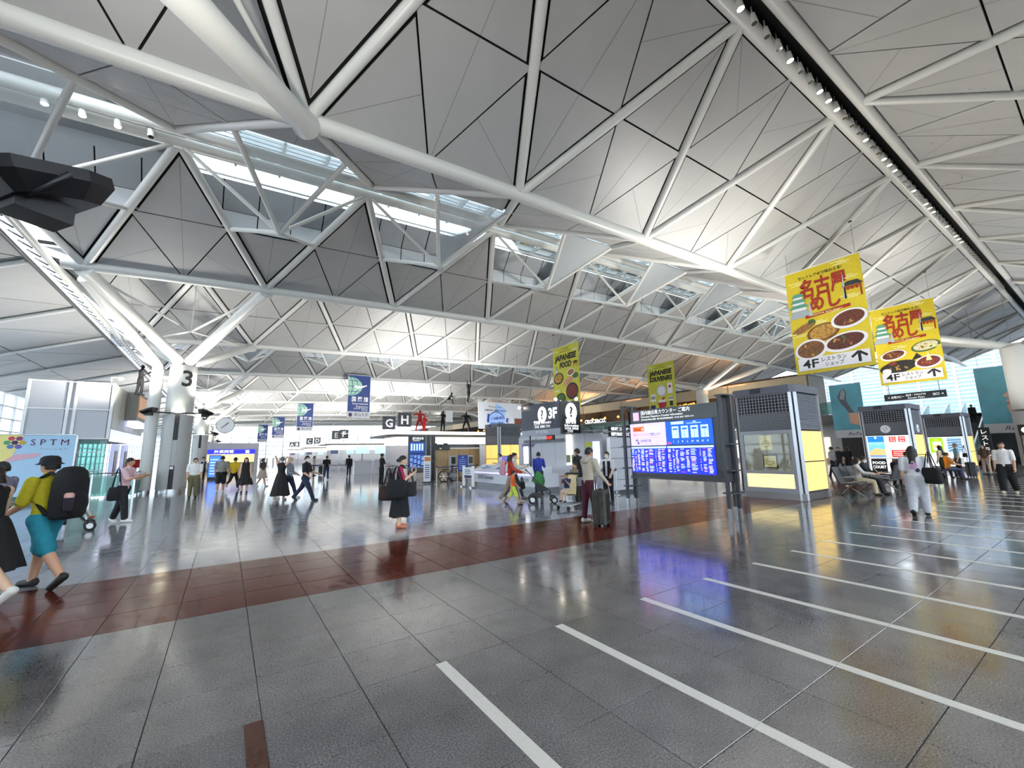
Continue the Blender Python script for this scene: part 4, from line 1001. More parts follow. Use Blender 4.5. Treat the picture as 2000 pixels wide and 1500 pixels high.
# ---------------- check-in islands under flat canopies
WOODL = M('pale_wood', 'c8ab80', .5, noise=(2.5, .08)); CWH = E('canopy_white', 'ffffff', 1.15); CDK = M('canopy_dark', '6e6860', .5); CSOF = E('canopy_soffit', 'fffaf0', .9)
def island(x0, x1, y0, y1, label, first=False):
    t = thing('check_in_island', label, 'check-in counter', (x0, y0, 0), 0, 'check-in islands'); W, D = x1-x0, y1-y0
    P = [(.3, 0), (W, 0), (W, D), (0, D), (0, .5)]
    ins = lambda e: [(.3+e*.7, e), (W-e, e), (W-e, D-e), (e, D-e), (e, .5+e*.5)]
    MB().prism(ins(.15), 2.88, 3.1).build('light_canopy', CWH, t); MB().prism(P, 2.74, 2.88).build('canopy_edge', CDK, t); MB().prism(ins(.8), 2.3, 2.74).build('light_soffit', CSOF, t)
    for yy in (1.2, D-1.0):
        for xx in (1.8, W*.5, W-.8): MB().bb(xx-.06, xx+.06, yy-.06, yy+.06, 0, 2.35).build('canopy_post', WINK, t)
    # desks along the hall side with a dark monitor over each
    for i, xx in enumerate(np.arange(.4, W-1.2, 1.7) if not first else ()):
        MB().bb(xx, xx+1.35, .5, 1.0, 0, 1.05).build('desk', DESK, t); MB().bb(xx+.2, xx+1.0, .62, .7, 1.75, 2.15).build('overhead_screen', E('cyan_screen', 'a8dcec', .8) if i in (1, 2, 3) else M('screen_navy', '232c4c', .3, emit=.4, ecol='2a3a80'), t)
        MB().bb(xx+.3, xx+.38, .8, .88, 1.05, 2.3).build('screen_post', WINK, t)
    MB().bb(.6, W-.3, D*.55, D*.55+.15, 0, 2.2).build('back_wall', PANW, t)
    if first: MB().bb(2.6, 6.9, .55, .7, 0, 1.9).build('end_wall', WOODL, t); MB().bb(2.6, 6.9, .5, .72, 2.0, 2.2).build('end_ledge', M('ledge'), t)
    if first:
        for xx in (3.0, 3.8):
            MB().bb(xx, xx+.62, .3, .36, 1.84, 2.2).build('monitor_back', M('screen_off', '1e2024', .3), t); MB().bb(xx+.15, xx+.45, .32, .4, 2.2, 2.3).build('monitor_bracket', BLACK, t)
        for k in range(5): MB().bb(2.6+k*.88, 2.62+k*.88, .54, .56, 0, 1.9).build('panel_joint', M('joint_brown', '8a7350', .6), t)
    return t
island(8.55, 23.0, 26.6, 31.0, 'large check-in island with a pale wood end wall under its canopy', True)
island(9.1, 23.5, 50, 55, 'check-in island under the letters E and F')
island(10.1, 24, 74, 79, 'check-in island under the letters C and D')
island(10.3, 24, 96, 101, 'farthest check-in island under the letters A and B')
for a, c, sx in ((29.9, 12.4, 6.0), (52.5, 15.5, 12), (77, 15.5, 12)): lamp('canopy_uplight', 'AREA', (c+.3, a, 3.2), 1400 if a < 30 else 3600, (1, .97, .92), sx, 1.6 if a < 30 else 3, (0, .7, 1), spread=2.7)
t = thing('flight_board', 'tall dark flight information totem in front of the check-in island', 'information board', (9.45, 24.1, 0), 0)
MB().bb(-.52, .52, 0, .12, .5, 2.66).build('housing', SIGN, t); MB().bb(-.48, .48, -.02, .0, 1.66, 2.3).build('screen', M('screen_map', '1c3f86', .4, emit=.7), t); MB().bb(-.48, .48, -.02, .0, .72, 1.6).build('screen', M('screen_map2', '223c80', .4, emit=.6), t)
for x in (.62, .95): MB().bb(x, x+.22, .0, .25, 0, 2.72).build('post', CHAR, t)
MB().bb(-.5, -.42, .0, .1, 0, .5).build('foot', CHAR, t); MB().bb(.42, .5, .0, .1, 0, .5).build('foot', CHAR, t)
cv = Canvas(-.02); cv.text('国内線出発', .05, 2.46, .12, WLIT, 0, w=.7); cv.text('Domestic', -.05, 2.36, .08, WLIT, 0)
for i in range(5): cv.rect(-.4+i*.17, -.3+i*.17, 1.8, 2.2, MATS['screen_light'], 1)
for j in range(10):
    for i in range(4): cv.rect(-.42+i*.23, -.27+i*.23, .8+j*.075, .825+j*.075, MATS['screen_light'], 1) if (i*7+j*3) % 4 else None
cv.build('screen_graphics', t)
t = thing('poster_totem', 'narrow white poster stand with an orange heading beside the totem', 'poster stand', (9.2, 21.9, 0), 0)
MB().bb(-.2, .2, 0, .04, .1, 1.5).build('panel', WINK, t); MB().bb(-.22, .22, -.1, .16, 0, .03).build('foot', STEEL, t); MB().bb(-.03, .03, .02, .06, .02, .15).build('stem', STEEL, t)
cv = Canvas(0); cv.rect(-.17, .17, 1.2, 1.42, M('print_orange', 'e08a4a', .6), 0); cv.text('i', 0, 1.24, .12, WINK, 1)
for j in range(7): cv.rect(-.14, .12, .3+j*.11, .34+j*.11, M('print_blue'), 0)
cv.build(parent=t)
def wheelchair(x, y, rz, label):
    t = thing('wheelchair', label, 'wheelchair', (x, y, 0), rz, 'parked wheelchairs')
    for sx in (-.27, .27):
        w_ = thing  # big rear wheel
        MB().tube([(sx, .12+.3*math.cos(q), .3+.3*math.sin(q)) for q in np.linspace(0, 2*math.pi, 21)], .018, 6, cap=False).build('wheel', BLACK, t)
        sp = MB()
        for k in range(6): q = k*math.pi/3; sp.tube([(sx, .12, .3), (sx, .12+.29*math.cos(q), .3+.29*math.sin(q))], .005, 4)
        sp.build('spokes', CHROME, t, kind='stuff')
        MB().tube([(sx, -.3+.08*math.cos(q), .09+.08*math.sin(q)) for q in np.linspace(0, 2*math.pi, 13)], .016, 6, cap=False).build('caster', BLACK, t)
        MB().tube([(sx*.92, .3, .92), (sx*.92, .2, .9), (sx*.92, .2, .45), (sx*.92, -.28, .45), (sx*.92, -.38, .12)], .014, 6).build('frame', CHROME, t); MB().bb(sx*.92-.03, sx*.92+.03, -.2, .16, .66, .7).build('armrest', BLACK, t)
    MB().bb(-.22, .22, -.28, .2, .44, .48).build('seat', BLACK, t); MB().bb(-.22, .22, .18, .21, .5, .88).build('backrest', BLACK, t)
wheelchair(10.6, 22.5, 1.2, 'black folding wheelchair closest to the poster stand'); wheelchair(11.4, 22.9, 1.3, 'black folding wheelchair farther from the poster stand')
def trolley(x, y, rz, label, g='parked luggage trolleys'):
    t = thing('luggage_trolley', label, 'luggage cart', (x, y, 0), rz, g)
    MB().tube([(-.28, .35, .14), (-.28, .4, .95), (.28, .4, .95), (.28, .35, .14)], .016, 6).build('handle_frame', CHROME, t)
    MB().tube([(-.28, .35, .14), (-.18, -.5, .12), (.18, -.5, .12), (.28, .35, .14)], .016, 6).build('base_frame', CHROME, t)
    MB().bb(-.2, .2, -.45, .3, .13, .15).build('deck', STEEL, t); MB().bb(-.24, .24, .33, .37, .6, .85).build('basket', STEEL, t); MB().tube([(-.3, .4, .96), (.3, .4, .96)], .022, 8).build('handle', BLACK, t)
    for sx, sy in ((-.26, .33), (.26, .33), (-.16, -.46), (.16, -.46)): MB().tube([(sx-.015, sy, .065), (sx+.015, sy, .065)], .065, 12).build('wheel', BLACK, t)
for k in range(3): trolley(7.7+k*.75, 22.9-k*.2, .2, ('leftmost', 'middle', 'rightmost')[k]+' of three luggage trolleys parked before the flight totem')
def post(x, y, label='slim steel belt post near the information counter', h=.95, g='belt posts'):
    t = thing('belt_post', label, 'barrier post', (x, y, 0), 0, g); MB().lathe([(.16, 0), (.16, .02), (.03, .035)], 14).build('base', CHROME, t); MB().lathe([(.022, .03), (.022, h-.08)], 8).build('pole', CHROME, t); MB().lathe([(.034, h-.08), (.034, h)], 10).build('head', BLACK, t)
def belt(a, b_, label, col=None):
    MB().tube([(a[0], a[1], .88), ((a[0]+b_[0])/2, (a[1]+b_[1])/2, .86), (b_[0], b_[1], .88)], .022, 4).build('barrier_belt', col or M('belt_blue', '24386e', .6), None, label, 'belt', 'barrier belts')
for p in ((9.45, 21.2), (10.9, 21.6), (12.4, 22.0)): post(*p)
belt((9.45, 21.2), (10.9, 21.6), 'blue belt in front of the parked wheelchairs'); belt((10.9, 21.6), (12.4, 22.0), 'blue belt before the pale wood wall')
for p in ((5.2, 33.5), (6.4, 33.5), (7.6, 33.5), (5.2, 36), (6.4, 36), (7.6, 36), (2.5, 34.0)): post(*p, label='slim steel belt post in the check-in queue', g='queue posts')
belt((5.2, 33.5), (6.4, 33.5), 'blue queue belt nearest the hall'); belt((6.4, 33.5), (7.6, 33.5), 'blue queue belt next to the desks'); belt((5.2, 36), (6.4, 36), 'blue queue belt in the second line')
for p in ((11.75, 12.0), (12.0, 10.9)): post(*p, label='slim steel belt post beside the white partition', g='partition posts')
belt((11.0, 12.3), (12.0, 10.9), 'blue belt leading to the white partition')
t = thing('gate_sign', 'low white gate sign with two posts before the information counter', 'sign', (9.6, 17.95, 0), FX)
for x in (-.46, .46): MB().bb(x-.07, x+.07, -.02, .06, .06, 1.0).build('post', WINK, t); MB().bb(x-.09, x+.09, -.12, .16, 0, .06).build('foot', CHROME, t)
MB().bb(-.4, .4, .0, .04, .42, .92).build('panel', WINK, t)
cv = Canvas(0); cv.rect(-.36, .36, .44, .56, M('print_navy', '26305a', .6), 0)
for j in range(3): cv.rect(-.33, .25, .64+j*.08, .67+j*.08, M('print_blue'), 0)
cv.build(parent=t)
t = thing('blue_notice_stand', 'blue lettered notice board on a thin stand behind the gate sign', 'sign', (10.7, 20.6, 0), FX*.3)
MB().bb(-.27, .27, 0, .03, .62, 1.5).build('panel', M('notice_blue', '2a3f9a', .5), t); MB().bb(-.03, .03, 0, .03, 0, .62).build('stem', STEEL, t); MB().bb(-.25, .25, -.12, .15, 0, .03).build('foot', STEEL, t)
cv = Canvas(0)
for j in range(6): cv.rect(-.2, .18, .74+j*.1, .77+j*.1, M('print_sky'), 0)
cv.poly([(-.08, 1.34), (.08, 1.34), (0, 1.46)], M('print_sky'), 0); cv.build(parent=t)
for x in (12.6, 13.9):
    t = thing('self_check_in_machine', 'pale self check-in machine standing at the wood wall, %s one' % ('nearer' if x < 13 else 'farther'), 'machine', (x, 25.6, 0), 0, 'self check-in machines')
    MB().prismy([(-.2, 0), (.2, 0), (.2, 1.45), (-.2, 1.45)], 0, .3).build('body', PANW, t); MB().bb(-.15, .15, -.02, .0, .9, 1.35).build('screen', M('screen_off'), t); MB().bb(-.24, .24, -.05, .32, 0, .05).build('foot', STEEL, t); MB().bb(-.15, .15, -.03, .0, .72, .84).build('keypad', STEEL, t)

for k, x in enumerate((9.6, 11.2, 12.8)):
    t = thing('check_in_desk', 'white check-in desk under a cyan screen, %s from the hall' % ('first', 'second', 'third')[k], 'desk', (x, 36.5, 0), 0, 'white check-in desks')
    MB().bb(-.7, .7, 0, .6, 0, 1.05).build('body', DESK, t); MB().bb(-.74, .74, -.05, .65, 1.05, 1.1).build('top', PANW, t); MB().bb(-.55, .55, .3, .36, 1.7, 2.3).build('screen', MATS['cyan_screen'], t); MB().bb(-.05, .05, .36, .42, 1.1, 2.3).build('screen_post', STEEL, t)
# ---------------- left side: lift building, billboard, glass barrier
t = thing('lift_building', 'white panelled lift tower with a screen on its side', 'building', (-7.2, 26, 0), 0)
LW = M('lift_white', 'c4c3c8', .5); W = 2.75
for i, (a, b_) in enumerate(((.06, 1.2), (1.55, 2.6))):
    for c, d in ((2.55, 3.78), (3.84, 5.0)): MB().bb(a, b_, .02, .1, c, d).build('panel', LW, t)
for a in (0, 1.24, 1.47, W-.1): MB().bb(a, a+.1, -.03, .1, 2.5, 5.06).build('rib', WINK, t)
for z in (2.5, 3.79, 5.0): MB().bb(0, W, -.02, .1, z, z+.05).build('rail', WINK, t)
MB().bb(.05, W-.02, .1, 8.6, 2.5, 5.02).build('body', LW, t)
for k in range(6): MB().bb(W-.02, W+.02, .15+k*1.4, 1.5+k*1.4, 3.0, 5.0).build('side_panel', M('lift_side', 'd2d0c4', .45), t)
MB().bb(W, W+.06, .1, 8.6, 2.42, 2.52).build('lit_lintel', E('lintel_light', 'f4f6ff', 1.6), t)
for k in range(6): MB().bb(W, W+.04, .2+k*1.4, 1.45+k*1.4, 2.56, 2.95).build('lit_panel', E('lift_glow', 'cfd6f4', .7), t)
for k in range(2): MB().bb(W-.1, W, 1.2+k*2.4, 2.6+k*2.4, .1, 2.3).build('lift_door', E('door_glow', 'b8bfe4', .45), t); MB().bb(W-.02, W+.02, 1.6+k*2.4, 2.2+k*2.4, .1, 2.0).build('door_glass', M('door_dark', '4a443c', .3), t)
MB().bb(.05, .1, .1, 8.6, 0, 2.5).build('far_wall', LW, t)
for k in range(3): MB().bb(.05+k*.9, .9+k*.9, .0, .04, .1, 2.45).build('glass_panel', TEAL, t)
for z in (1.1, 1.9): MB().bb(0, W, -.02, .02, z, z+.04).build('glass_rail', WINK, t)
lamp('side_ceiling_fill', 'AREA', (-5.9, 30, 5.3), 90, (1, .98, .95), 2, 7, (-.35, 0, 1), spread=2.8); lamp('far_ceiling_fill', 'AREA', (0.2, 63.5, 3.5), 1100, (1, .98, .95), 5, 2, (-.2, 0, 1), spread=2.8)  # two added fills without fixtures, for the side roof and far ceiling
t2 = thing('wall_screen', 'grey boxed screen showing an orange picture on the lift tower', 'screen', (-4.42, 30.0, 3.25), math.pi/2)
MB().bb(-1.3, 1.3, -.45, 0, .3, 1.75).build('box', M('screen_box', '9a9890', .5), t2); MB().bb(-1.1, 1.1, -.48, -.44, .5, 1.6).build('screen', M('orange_screen', 'a8744a', .4, emit=.5, noise=(2, .5)), t2); MB().prismy([(-1.2, 0), (1.2, 0), (1.2, .3), (-1.2, .3)], -.5, -.1).build('light_tray', E('tray_light', 'd4dcff', .8), t2)
t = thing('security_camera', 'small white camera on a rod above the lift tower', 'camera', (-4.7, 26.4, 5.06), 0); MB().tube([(0, 0, 0), (0, 0, .35)], .03, 8).build('rod', WINK, t); MB().tube([(0, 0, .33), (.3, 0, .33)], .02, 6).build('arm', WINK, t); MB().ell((.32, 0, .3), (.12, .12, .1)).build('dome', WINK, t); MB().tube([(-.9, 0, .08), (0, 0, .12)], .02, 6).build('cable', STEEL, t)
t = thing('billboard', 'large yellow and pale blue billboard lettered SPTM', 'billboard', (-5.1, 24.15, 0), 0)
MB().bb(-3.6, 0, 0, .06, .25, 2.6).build('panel', M('billboard_blue', 'a9cbe6', .5), t); MB().bb(0, .05, -.02, .08, .1, 2.62).build('edge_post', CHROME, t); MB().bb(-3.6, .05, -.02, .08, 2.6, 2.63).build('top_rail', CHROME, t)
cv = Canvas(0); cv.poly([(-3.6, .25), (-2.1, .25), (-1.45, 2.6), (-3.6, 2.6)], M('billboard_yellow', 'e8dc8a', .5), 0)
cs = ['c8a03c', '8a3a6a', 'c04a5c', '4a9a6a', '5a7ac0', '6a5aa8', '4a2a5a']
for i in range(7):
    q = i*math.pi/3; cx, cz = (-1.66, 2.3) if i == 6 else (-1.66+.2*math.cos(q), 2.3+.18*math.sin(q)); cv.disc(cx, cz, .1, .09, M('logo_'+str(i), cs[i], .5), 1, 6)
cv.text('S P T M', -.72, 2.2, .24, M('print_plum', '5a1e4a', .5), 1, w=1.05); cv.text('スペーシャル', -.6, 2.02, .06, M('grey_ink'), 1, w=.8)
cv.poly([(-2.0, 1.5), (-1.0, 1.75), (-.9, 1.9), (-1.6, 1.85)], M('print_blush', 'd8a8b8', .5), 1); cv.line([(-.75, 1.72), (-.6, 1.75), (-.5, 1.72)], .03, M('print_navy'), 1); cv.build(parent=t)
t = thing('glass_barrier', 'glass barrier with a steel handrail around the lift tower', 'railing', (-8.6, 24.6, 0), 0)
for k in range(4): MB().bb(k*1.35+.03, k*1.35+1.3, -.01, .01, .08, .92).build('glass_pane', TEAL, t); MB().bb(k*1.35-.03, k*1.35+.03, -.03, .03, 0, 1.0).build('post', CHROME, t)
MB().tube([(0, 0, 1.02), (5.4, 0, 1.02), (5.4, 2.8, 1.02)], .03, 8).build('handrail', CHROME, t); MB().tube([(0, 0, .85), (5.4, 0, .85)], .018, 6).build('lower_rail', CHROME, t)
for k in range(2): MB().bb(5.39, 5.41, .05+k*1.4, 1.38+k*1.4, .08, .92).build('glass_pane', TEAL, t); MB().bb(5.37, 5.43, k*1.4-.03, k*1.4+.03, 0, 1.0).build('post', CHROME, t)
t = thing('red_notice', 'small red notice fixed by the lift tower entrance', 'notice', (-3.7, 28.4, 1.15), math.pi/2-.9); MB().bb(-.45, .45, 0, .03, 0, .42).build('board', M('notice_red', 'c8201c', .5), t); MB().bb(-.03, .03, .0, .03, -1.15, 0).build('stem', STEEL, t)
# blue screen and the far service desk
t = thing('digital_signage', 'glowing blue digital sign beside the guard in the distance', 'screen', (-.62, 37.5, 0), 0); MB().bb(-.36, .36, 0, .1, 0, 1.75).build('housing', SIGN, t); MB().bb(-.33, .33, -.02, 0, .2, 1.7).build('screen', E('screen_azure', '4a7cf0', .9), t); cv = Canvas(-.02)
for j in range(6): cv.rect(-.26, .2, .4+j*.2, .47+j*.2, MATS['screen_light'], 0)
cv.build('screen_graphics', t)
t = thing('exchange_booth', 'grey service booth under a bright blue sign at the hall end', 'booth', (-3.2, 62, 0), 0)
MB().bb(0, 6.6, 0, 3.0, 2.5, 3.3).build('roof_box', M('booth_grey', 'a4a3aa', .5), t); MB().bb(0, 6.2, -.08, 0, 1.95, 2.5).build('blue_sign', E('sign_blue', '2a2fd0', .8), t); MB().bb(0, 6.2, .8, .9, .9, 1.95).build('lit_wall', E('booth_lit', 'e8d49a', .7), t); MB().bb(0, 6.2, 0, .5, 0, .95).build('desk', M('booth_desk', '8a8276', .5), t); MB().bb(6.2, 6.6, 0, 3, 0, 2.5).build('side_wall', M('booth_grey'), t)
cv = Canvas(-.08); cv.text('外貨両替', 3.0, 2.12, .26, WLIT, 0, w=2.0, bold=.02); cv.text('Exchange', .9, 2.12, .18, WLIT, 0); cv.rect(5.2, 5.6, 2.05, 2.4, WLIT, 0); cv.build('lettering', t)
for k in range(6):
    t = thing('gate_bollard', 'dark gate bollard in the row before the far windows', 'bollard', (5.2+k*1.0, 88, 0), 0, 'far gate bollards'); MB().bb(-.15, .15, -.3, .3, 0, 1.25).build('body', STEEL, t); MB().bb(-.17, .17, -.32, .32, 1.25, 1.32).build('top', CHAR, t)
def clock(x, y, z, label):
    t = thing('wall_clock', label, 'clock', (x, y, z), 0); MB().tube([(0, 0, 0), (0, .12, 0)], .75, 28).build('case', STEEL, t); MB().tube([(0, -.02, 0), (0, .0, 0)], .68, 28).build('face', WINK, t); MB().box((.1, -.04, .12), (.06, .02, .42), ry=.7).box((-.12, -.04, -.1), (.05, .02, .5), ry=.8).build('hands', INK, t)
    MB().tube([(-.75, .06, 0), (-1.1, .06, 0)], .05, 6).build('bracket', STEEL, t)
clock(-.25, 47.6, 4.55, 'round clock on the second pillar')

# ---------------- right side: posters, hanging sign, escalators, seats
def refa(Yc, label, hand):
    t = thing('hanging_poster', label, 'poster', (45.3, Yc, 0), FX, 'teal beauty posters'); W = 2.3
    MB().bb(-W/2, W/2, -.03, .03, 2.35, 7.05).build('panel', M('poster_teal', '5a9aa8', .5, noise=(.5, .25)), t); MB().bb(-W/2, W/2, -.035, .0, 2.35, 3.02).build('white_band', M('poster_grey', 'b0aeb0', .5), t)
    MB().tube([(-W/2, 0, 7.07), (W/2, 0, 7.07)], .03, 6).build('hanging_bar', STEEL, t)
    for u in (-.9, .9): MB().tube([(u, 0, 7.07), (u, 0, zroof(45.3, Yc))], .012, 5).build('wire', M('wire'), t)
    cv = Canvas(-.035); SK = M('print_skin', 'c89a80', .6); GM = M('print_gunmetal', '55565c', .4)
    cv.text('ReFa', .3, 2.55, .3, M('print_dark_grey'), 1, shear=.3, w=.95)
    if hand:
        cv.poly([(-.35, 6.5), (-.05, 6.75), (.1, 6.3), (.0, 5.6), (.25, 5.0), (.55, 4.3), (.25, 4.2), (-.1, 4.9), (-.45, 5.5), (-.6, 6.0)], GM, 1); cv.poly([(-.3, 6.45), (-.08, 6.65), (.0, 6.2), (-.15, 5.7), (-.45, 5.8)], M('print_silver', '8e9298', .4), 2)
        for k in range(4): cv.disc(.45, 4.35-k*.24, .45, .15, SK, 3+k, 14, tilt=-.15)
        cv.disc(.8, 3.9, .38, .55, SK, 2, 16)
    else:
        cv.poly([(1.15, 6.6), (.75, 6.2), (.45, 5.8), (.42, 5.4), (.0, 4.95), (.25, 4.8), (.12, 4.6), (.2, 4.4), (.1, 4.2), (.2, 3.75), (.6, 3.6), (1.15, 3.6)], M('print_face', 'c79d8c', .6), 1); cv.line([(.55, 5.7), (.8, 5.8), (1.1, 5.7)], .07, M('print_brow', '4a382e', .6), 2); cv.line([(.6, 5.35), (.85, 5.3), (1.05, 5.38)], .05, M('print_brow'), 2); cv.line([(.15, 4.42), (.5, 4.45)], .07, M('print_lip', 'a8605c', .6), 2)
    cv.build(parent=t)
refa(13.8, 'tall teal poster of a hand holding a grey hair tool', True); refa(4.75, 'tall teal poster of a face with closed eyes', False)
t = thing('hanging_sign', 'long black hanging direction sign with white arrows before the escalators', 'sign', (45.4, 9.35, 5.25), FX); MB().bb(-1.85, 1.85, 0, .1, 0, .55).build('panel', M('header_black'), t)
for u in (-1.5, 1.5): MB().tube([(u, .05, .55), (u, .05, 4.6)], .02, 6).build('hanger', CHAR, t)
cv = Canvas(0); cv.text('← 出発ロビー', -1.1, .2, .16, WLIT, 0, w=1.0); cv.text('名鉄 線 ・ アクセスプラザ', .1, .28, .14, WLIT, 0, w=1.2); cv.text('Access Plaza', .1, .08, .12, WLIT, 0, w=1.0); cv.text('出口 →', 1.4, .2, .16, WLIT, 0, w=.6); cv.build('lettering', t)
def escalator(y0, y1, label):
    t = thing('escalator', label, 'escalator', (46.5, y0, 0), 0, 'escalators to the upper floor'); W = y1-y0
    st = MB()
    for k in range(22): st.bb(1+k*.5, 1.5+k*.5, .25, W-.25, k*.205-.1, k*.205+.1)
    st.build('steps', CHAR, t, kind='stuff')
    for y in (.1, W-.1):
        MB().raw([(0, y, 0), (1, y, 0), (12, y, 4.5), (12.5, y, 4.5), (12.5, y, 5.4), (11.8, y, 5.4), (.9, y, .9), (0, y, .9)], [(0, 1, 6, 7), (1, 2, 5, 6), (2, 3, 4, 5)]).build('balustrade', TEAL, t)
        MB().tube([(0, y, .2), (-.1, y, .6), (0, y, .95), (.9, y, .97), (11.8, y, 5.47), (12.6, y, 5.47)], .06, 8).build('handrail', M('escalator_rail', 'c4c6cc', .3), t)
        MB().raw([(0, y-.1, -.1), (0, y+.1, -.1), (1, y-.1, 0), (1, y+.1, 0), (12, y-.1, 4.4), (12, y+.1, 4.4), (12, y-.1, 3.7), (12, y+.1, 3.7), (1, y-.1, -.3), (1, y+.1, -.3)], [(2, 3, 5, 4), (8, 2, 4, 6), (3, 9, 7, 5), (0, 1, 3, 2)]).build('truss', STEEL, t)
escalator(9.6, 11.3, 'escalator nearer the hair tool poster'); escalator(7.0, 8.7, 'escalator nearer the yellow wall panel')
t = thing('wall_panel', 'olive yellow wall panel on the upper floor below a pink screen', 'panel', (50.0, 5.3, 4.5), FX); MB().bb(-1.1, .6, 0, .06, .1, 1.3).build('panel', M('panel_olive', '9a8f3a', .5, noise=(2, .3)), t); MB().bb(-1.1, .6, 0, .06, 1.4, 1.95).build('screen', E('screen_pinkish', 'c8a0f0', .9), t); MB().bb(-1.15, .65, .06, .1, 0, 2.0).build('frame', STEEL, t)
t = thing('hanging_shop_sign', 'white lettered shop sign on the upper floor balustrade', 'sign', (45.95, 45.3, 5.75), FX); cv = Canvas(0); cv.text('CROCE&CO.', 0, 0, .55, WLIT, 0, w=4.4, bold=.04); cv.build('letters', t); MB().bb(-2.3, 2.3, .02, .06, -.1, .0).build('rail', STEEL, t)
t = thing('hanging_shop_sign', 'glowing orange shop lettering above the balustrade', 'sign', (45.95, 29.4, 6.2), FX); cv = Canvas(0); cv.text('ツ珈琲店', 0, 0, .75, E('sign_amber', 'ffae4a', 1.6), 0, w=3.2, bold=.03); cv.build('letters', t); MB().bb(-1.7, 1.7, .02, .06, -.1, .0).build('rail', STEEL, t)
SEATB = M('seat_grey', '4c4b4e', .45)
def seat_row(x, y, n, label, rz=0.):
    t = thing('bench_row', label, 'seats', (x, y, 0), rz, 'waiting seat rows')
    MB().bb(-.06, .02, 0, n*.6, .3, .36).build('beam', CHROME, t)
    for k in range(n):
        yy = k*.6+.3
        st = MB().raw([(-.2, yy-.27, .42), (.3, yy-.27, .44), (.3, yy+.27, .44), (-.2, yy+.27, .42), (-.2, yy-.27, .36), (.3, yy-.27, .39), (.3, yy+.27, .39), (-.2, yy+.27, .36)], [(0, 1, 2, 3), (7, 6, 5, 4), (0, 4, 5, 1), (1, 5, 6, 2), (2, 6, 7, 3), (3, 7, 4, 0)]).build('seat', SEATB, t)
        MB().raw([(-.22, yy-.27, .44), (-.22, yy+.27, .44), (-.4, yy+.27, .92), (-.4, yy-.27, .92), (-.27, yy-.27, .43), (-.27, yy+.27, .43), (-.45, yy+.27, .92), (-.45, yy-.27, .92)], [(0, 1, 2, 3), (7, 6, 5, 4), (0, 4, 5, 1), (1, 5, 6, 2), (2, 6, 7, 3), (3, 7, 4, 0)]).build('backrest', SEATB, t)
    for k in range(n+1):
        yy = k*.6; MB().tube([(-.2, yy, .6), (.2, yy, .62), (.24, yy, .45), (-.2, yy, .42)], .015, 6).build('armrest', CHROME, t)
    for yy in (.3, n*.6-.3): MB().tube([(-.3, yy, .02), (-.05, yy, .3), (.3, yy, .02)], .025, 6).build('leg', CHROME, t)
seat_row(16.95, 5.45, 4, 'dark grey seat row closest to the plaque kiosk', -math.pi/2); seat_row(22.9, 5.35, 5, 'dark grey seat row in the middle showing its backs', math.pi/2); seat_row(24.0, 5.2, 4, 'dark grey seat row before the clock kiosk', -math.pi/2)
t = thing('sign_column', 'tall black sign column with vertical white lettering', 'sign', (36.0, 4.75, 0), FX); MB().bb(-.22, .22, 0, .12, 0, 2.55).build('panel', INK, t); MB().bb(-.3, .3, -.1, .25, 0, .05).build('foot', STEEL, t); cv = Canvas(0)
for j, c in enumerate('レストラン'): cv.text(c, 0, 2.2-j*.34, .22, WLIT, 0)
cv.build('lettering', t)
t = thing('shop_front_sign', 'black sign frame with small bright screens at the hall edge', 'sign', (40.5, 3.3, 0), FX); MB().bb(-.6, 1.6, 0, .1, 2.1, 2.75).build('header', INK, t); MB().bb(-.5, 1.6, 0, .1, 1.0, 1.7).build('screen', E('screen_violet', '8a90f0', .8), t); MB().bb(-.58, -.5, 0, .08, 0, 2.1).build('post', CHAR, t); MB().bb(-.3, 1.6, -.01, .1, 1.75, 2.05).build('menu_board', E('menu_lit', 'd8c89a', .6), t); cv = Canvas(0); cv.disc(-.3, 2.42, .18, .18, WLIT, 0); cv.text('案内', .5, 2.35, .2, WLIT, 0); cv.build('lettering', t)
# ridge spotlights of the dark slot overhead
SPOTG = E('spot_glow', 'fff6e0', 25)
SPB = None
def spot(x, y, z, on, label, g):
    t = thing('spotlight', label, 'spotlight', (x, y, z), 0, g)
    if not hasattr(spot, 'm'):
        spot.m = MB().tube([(0, 0, .0), (.03, -.02, -.24)], [.07, .085], 10).build('housing', WHITE, t).data
        spot.b = MB().tube([(0, 0, .22), (0, 0, .0)], .018, 6).build('stem', WHITE, t).data
        spot.on = MB().tube([(.03, -.02, -.24), (.031, -.0205, -.246)], .07, 10).build('lens', SPOTG, t).data; spot.off = MB().tube([(.03, -.02, -.24), (.031, -.0205, -.246)], .07, 10)
        o = spot.off.build('lens', M('dark_lens'), t); spot.off = o.data; bpy.data.objects.remove(o)
        if not on: t.children[-1].data = spot.off
        return
    for nm, me in (('housing', spot.m), ('stem', spot.b), ('lens', spot.on if on else spot.off)): link(bpy.data.objects.new(nm, me), t)
random.seed(3)
for k in range(60):
    x = 7.6+k*.62; on = k % 9 in (0, 1, 2, 6) and k < 40
    spot(x, 3.6, float(Tz(x))+RH+.02, on, ('lit' if on else 'unlit')+' white spotlight in the dark ridge slot overhead', ('lit' if on else 'unlit')+' ridge spotlights')
for k in range(4): spot(-4.6+k*.7, 14.55, float(Tz(-4))+RH-.1, k < 3, 'white spotlight under the skylight ridge near the floodlight', 'skylight ridge spotlights')
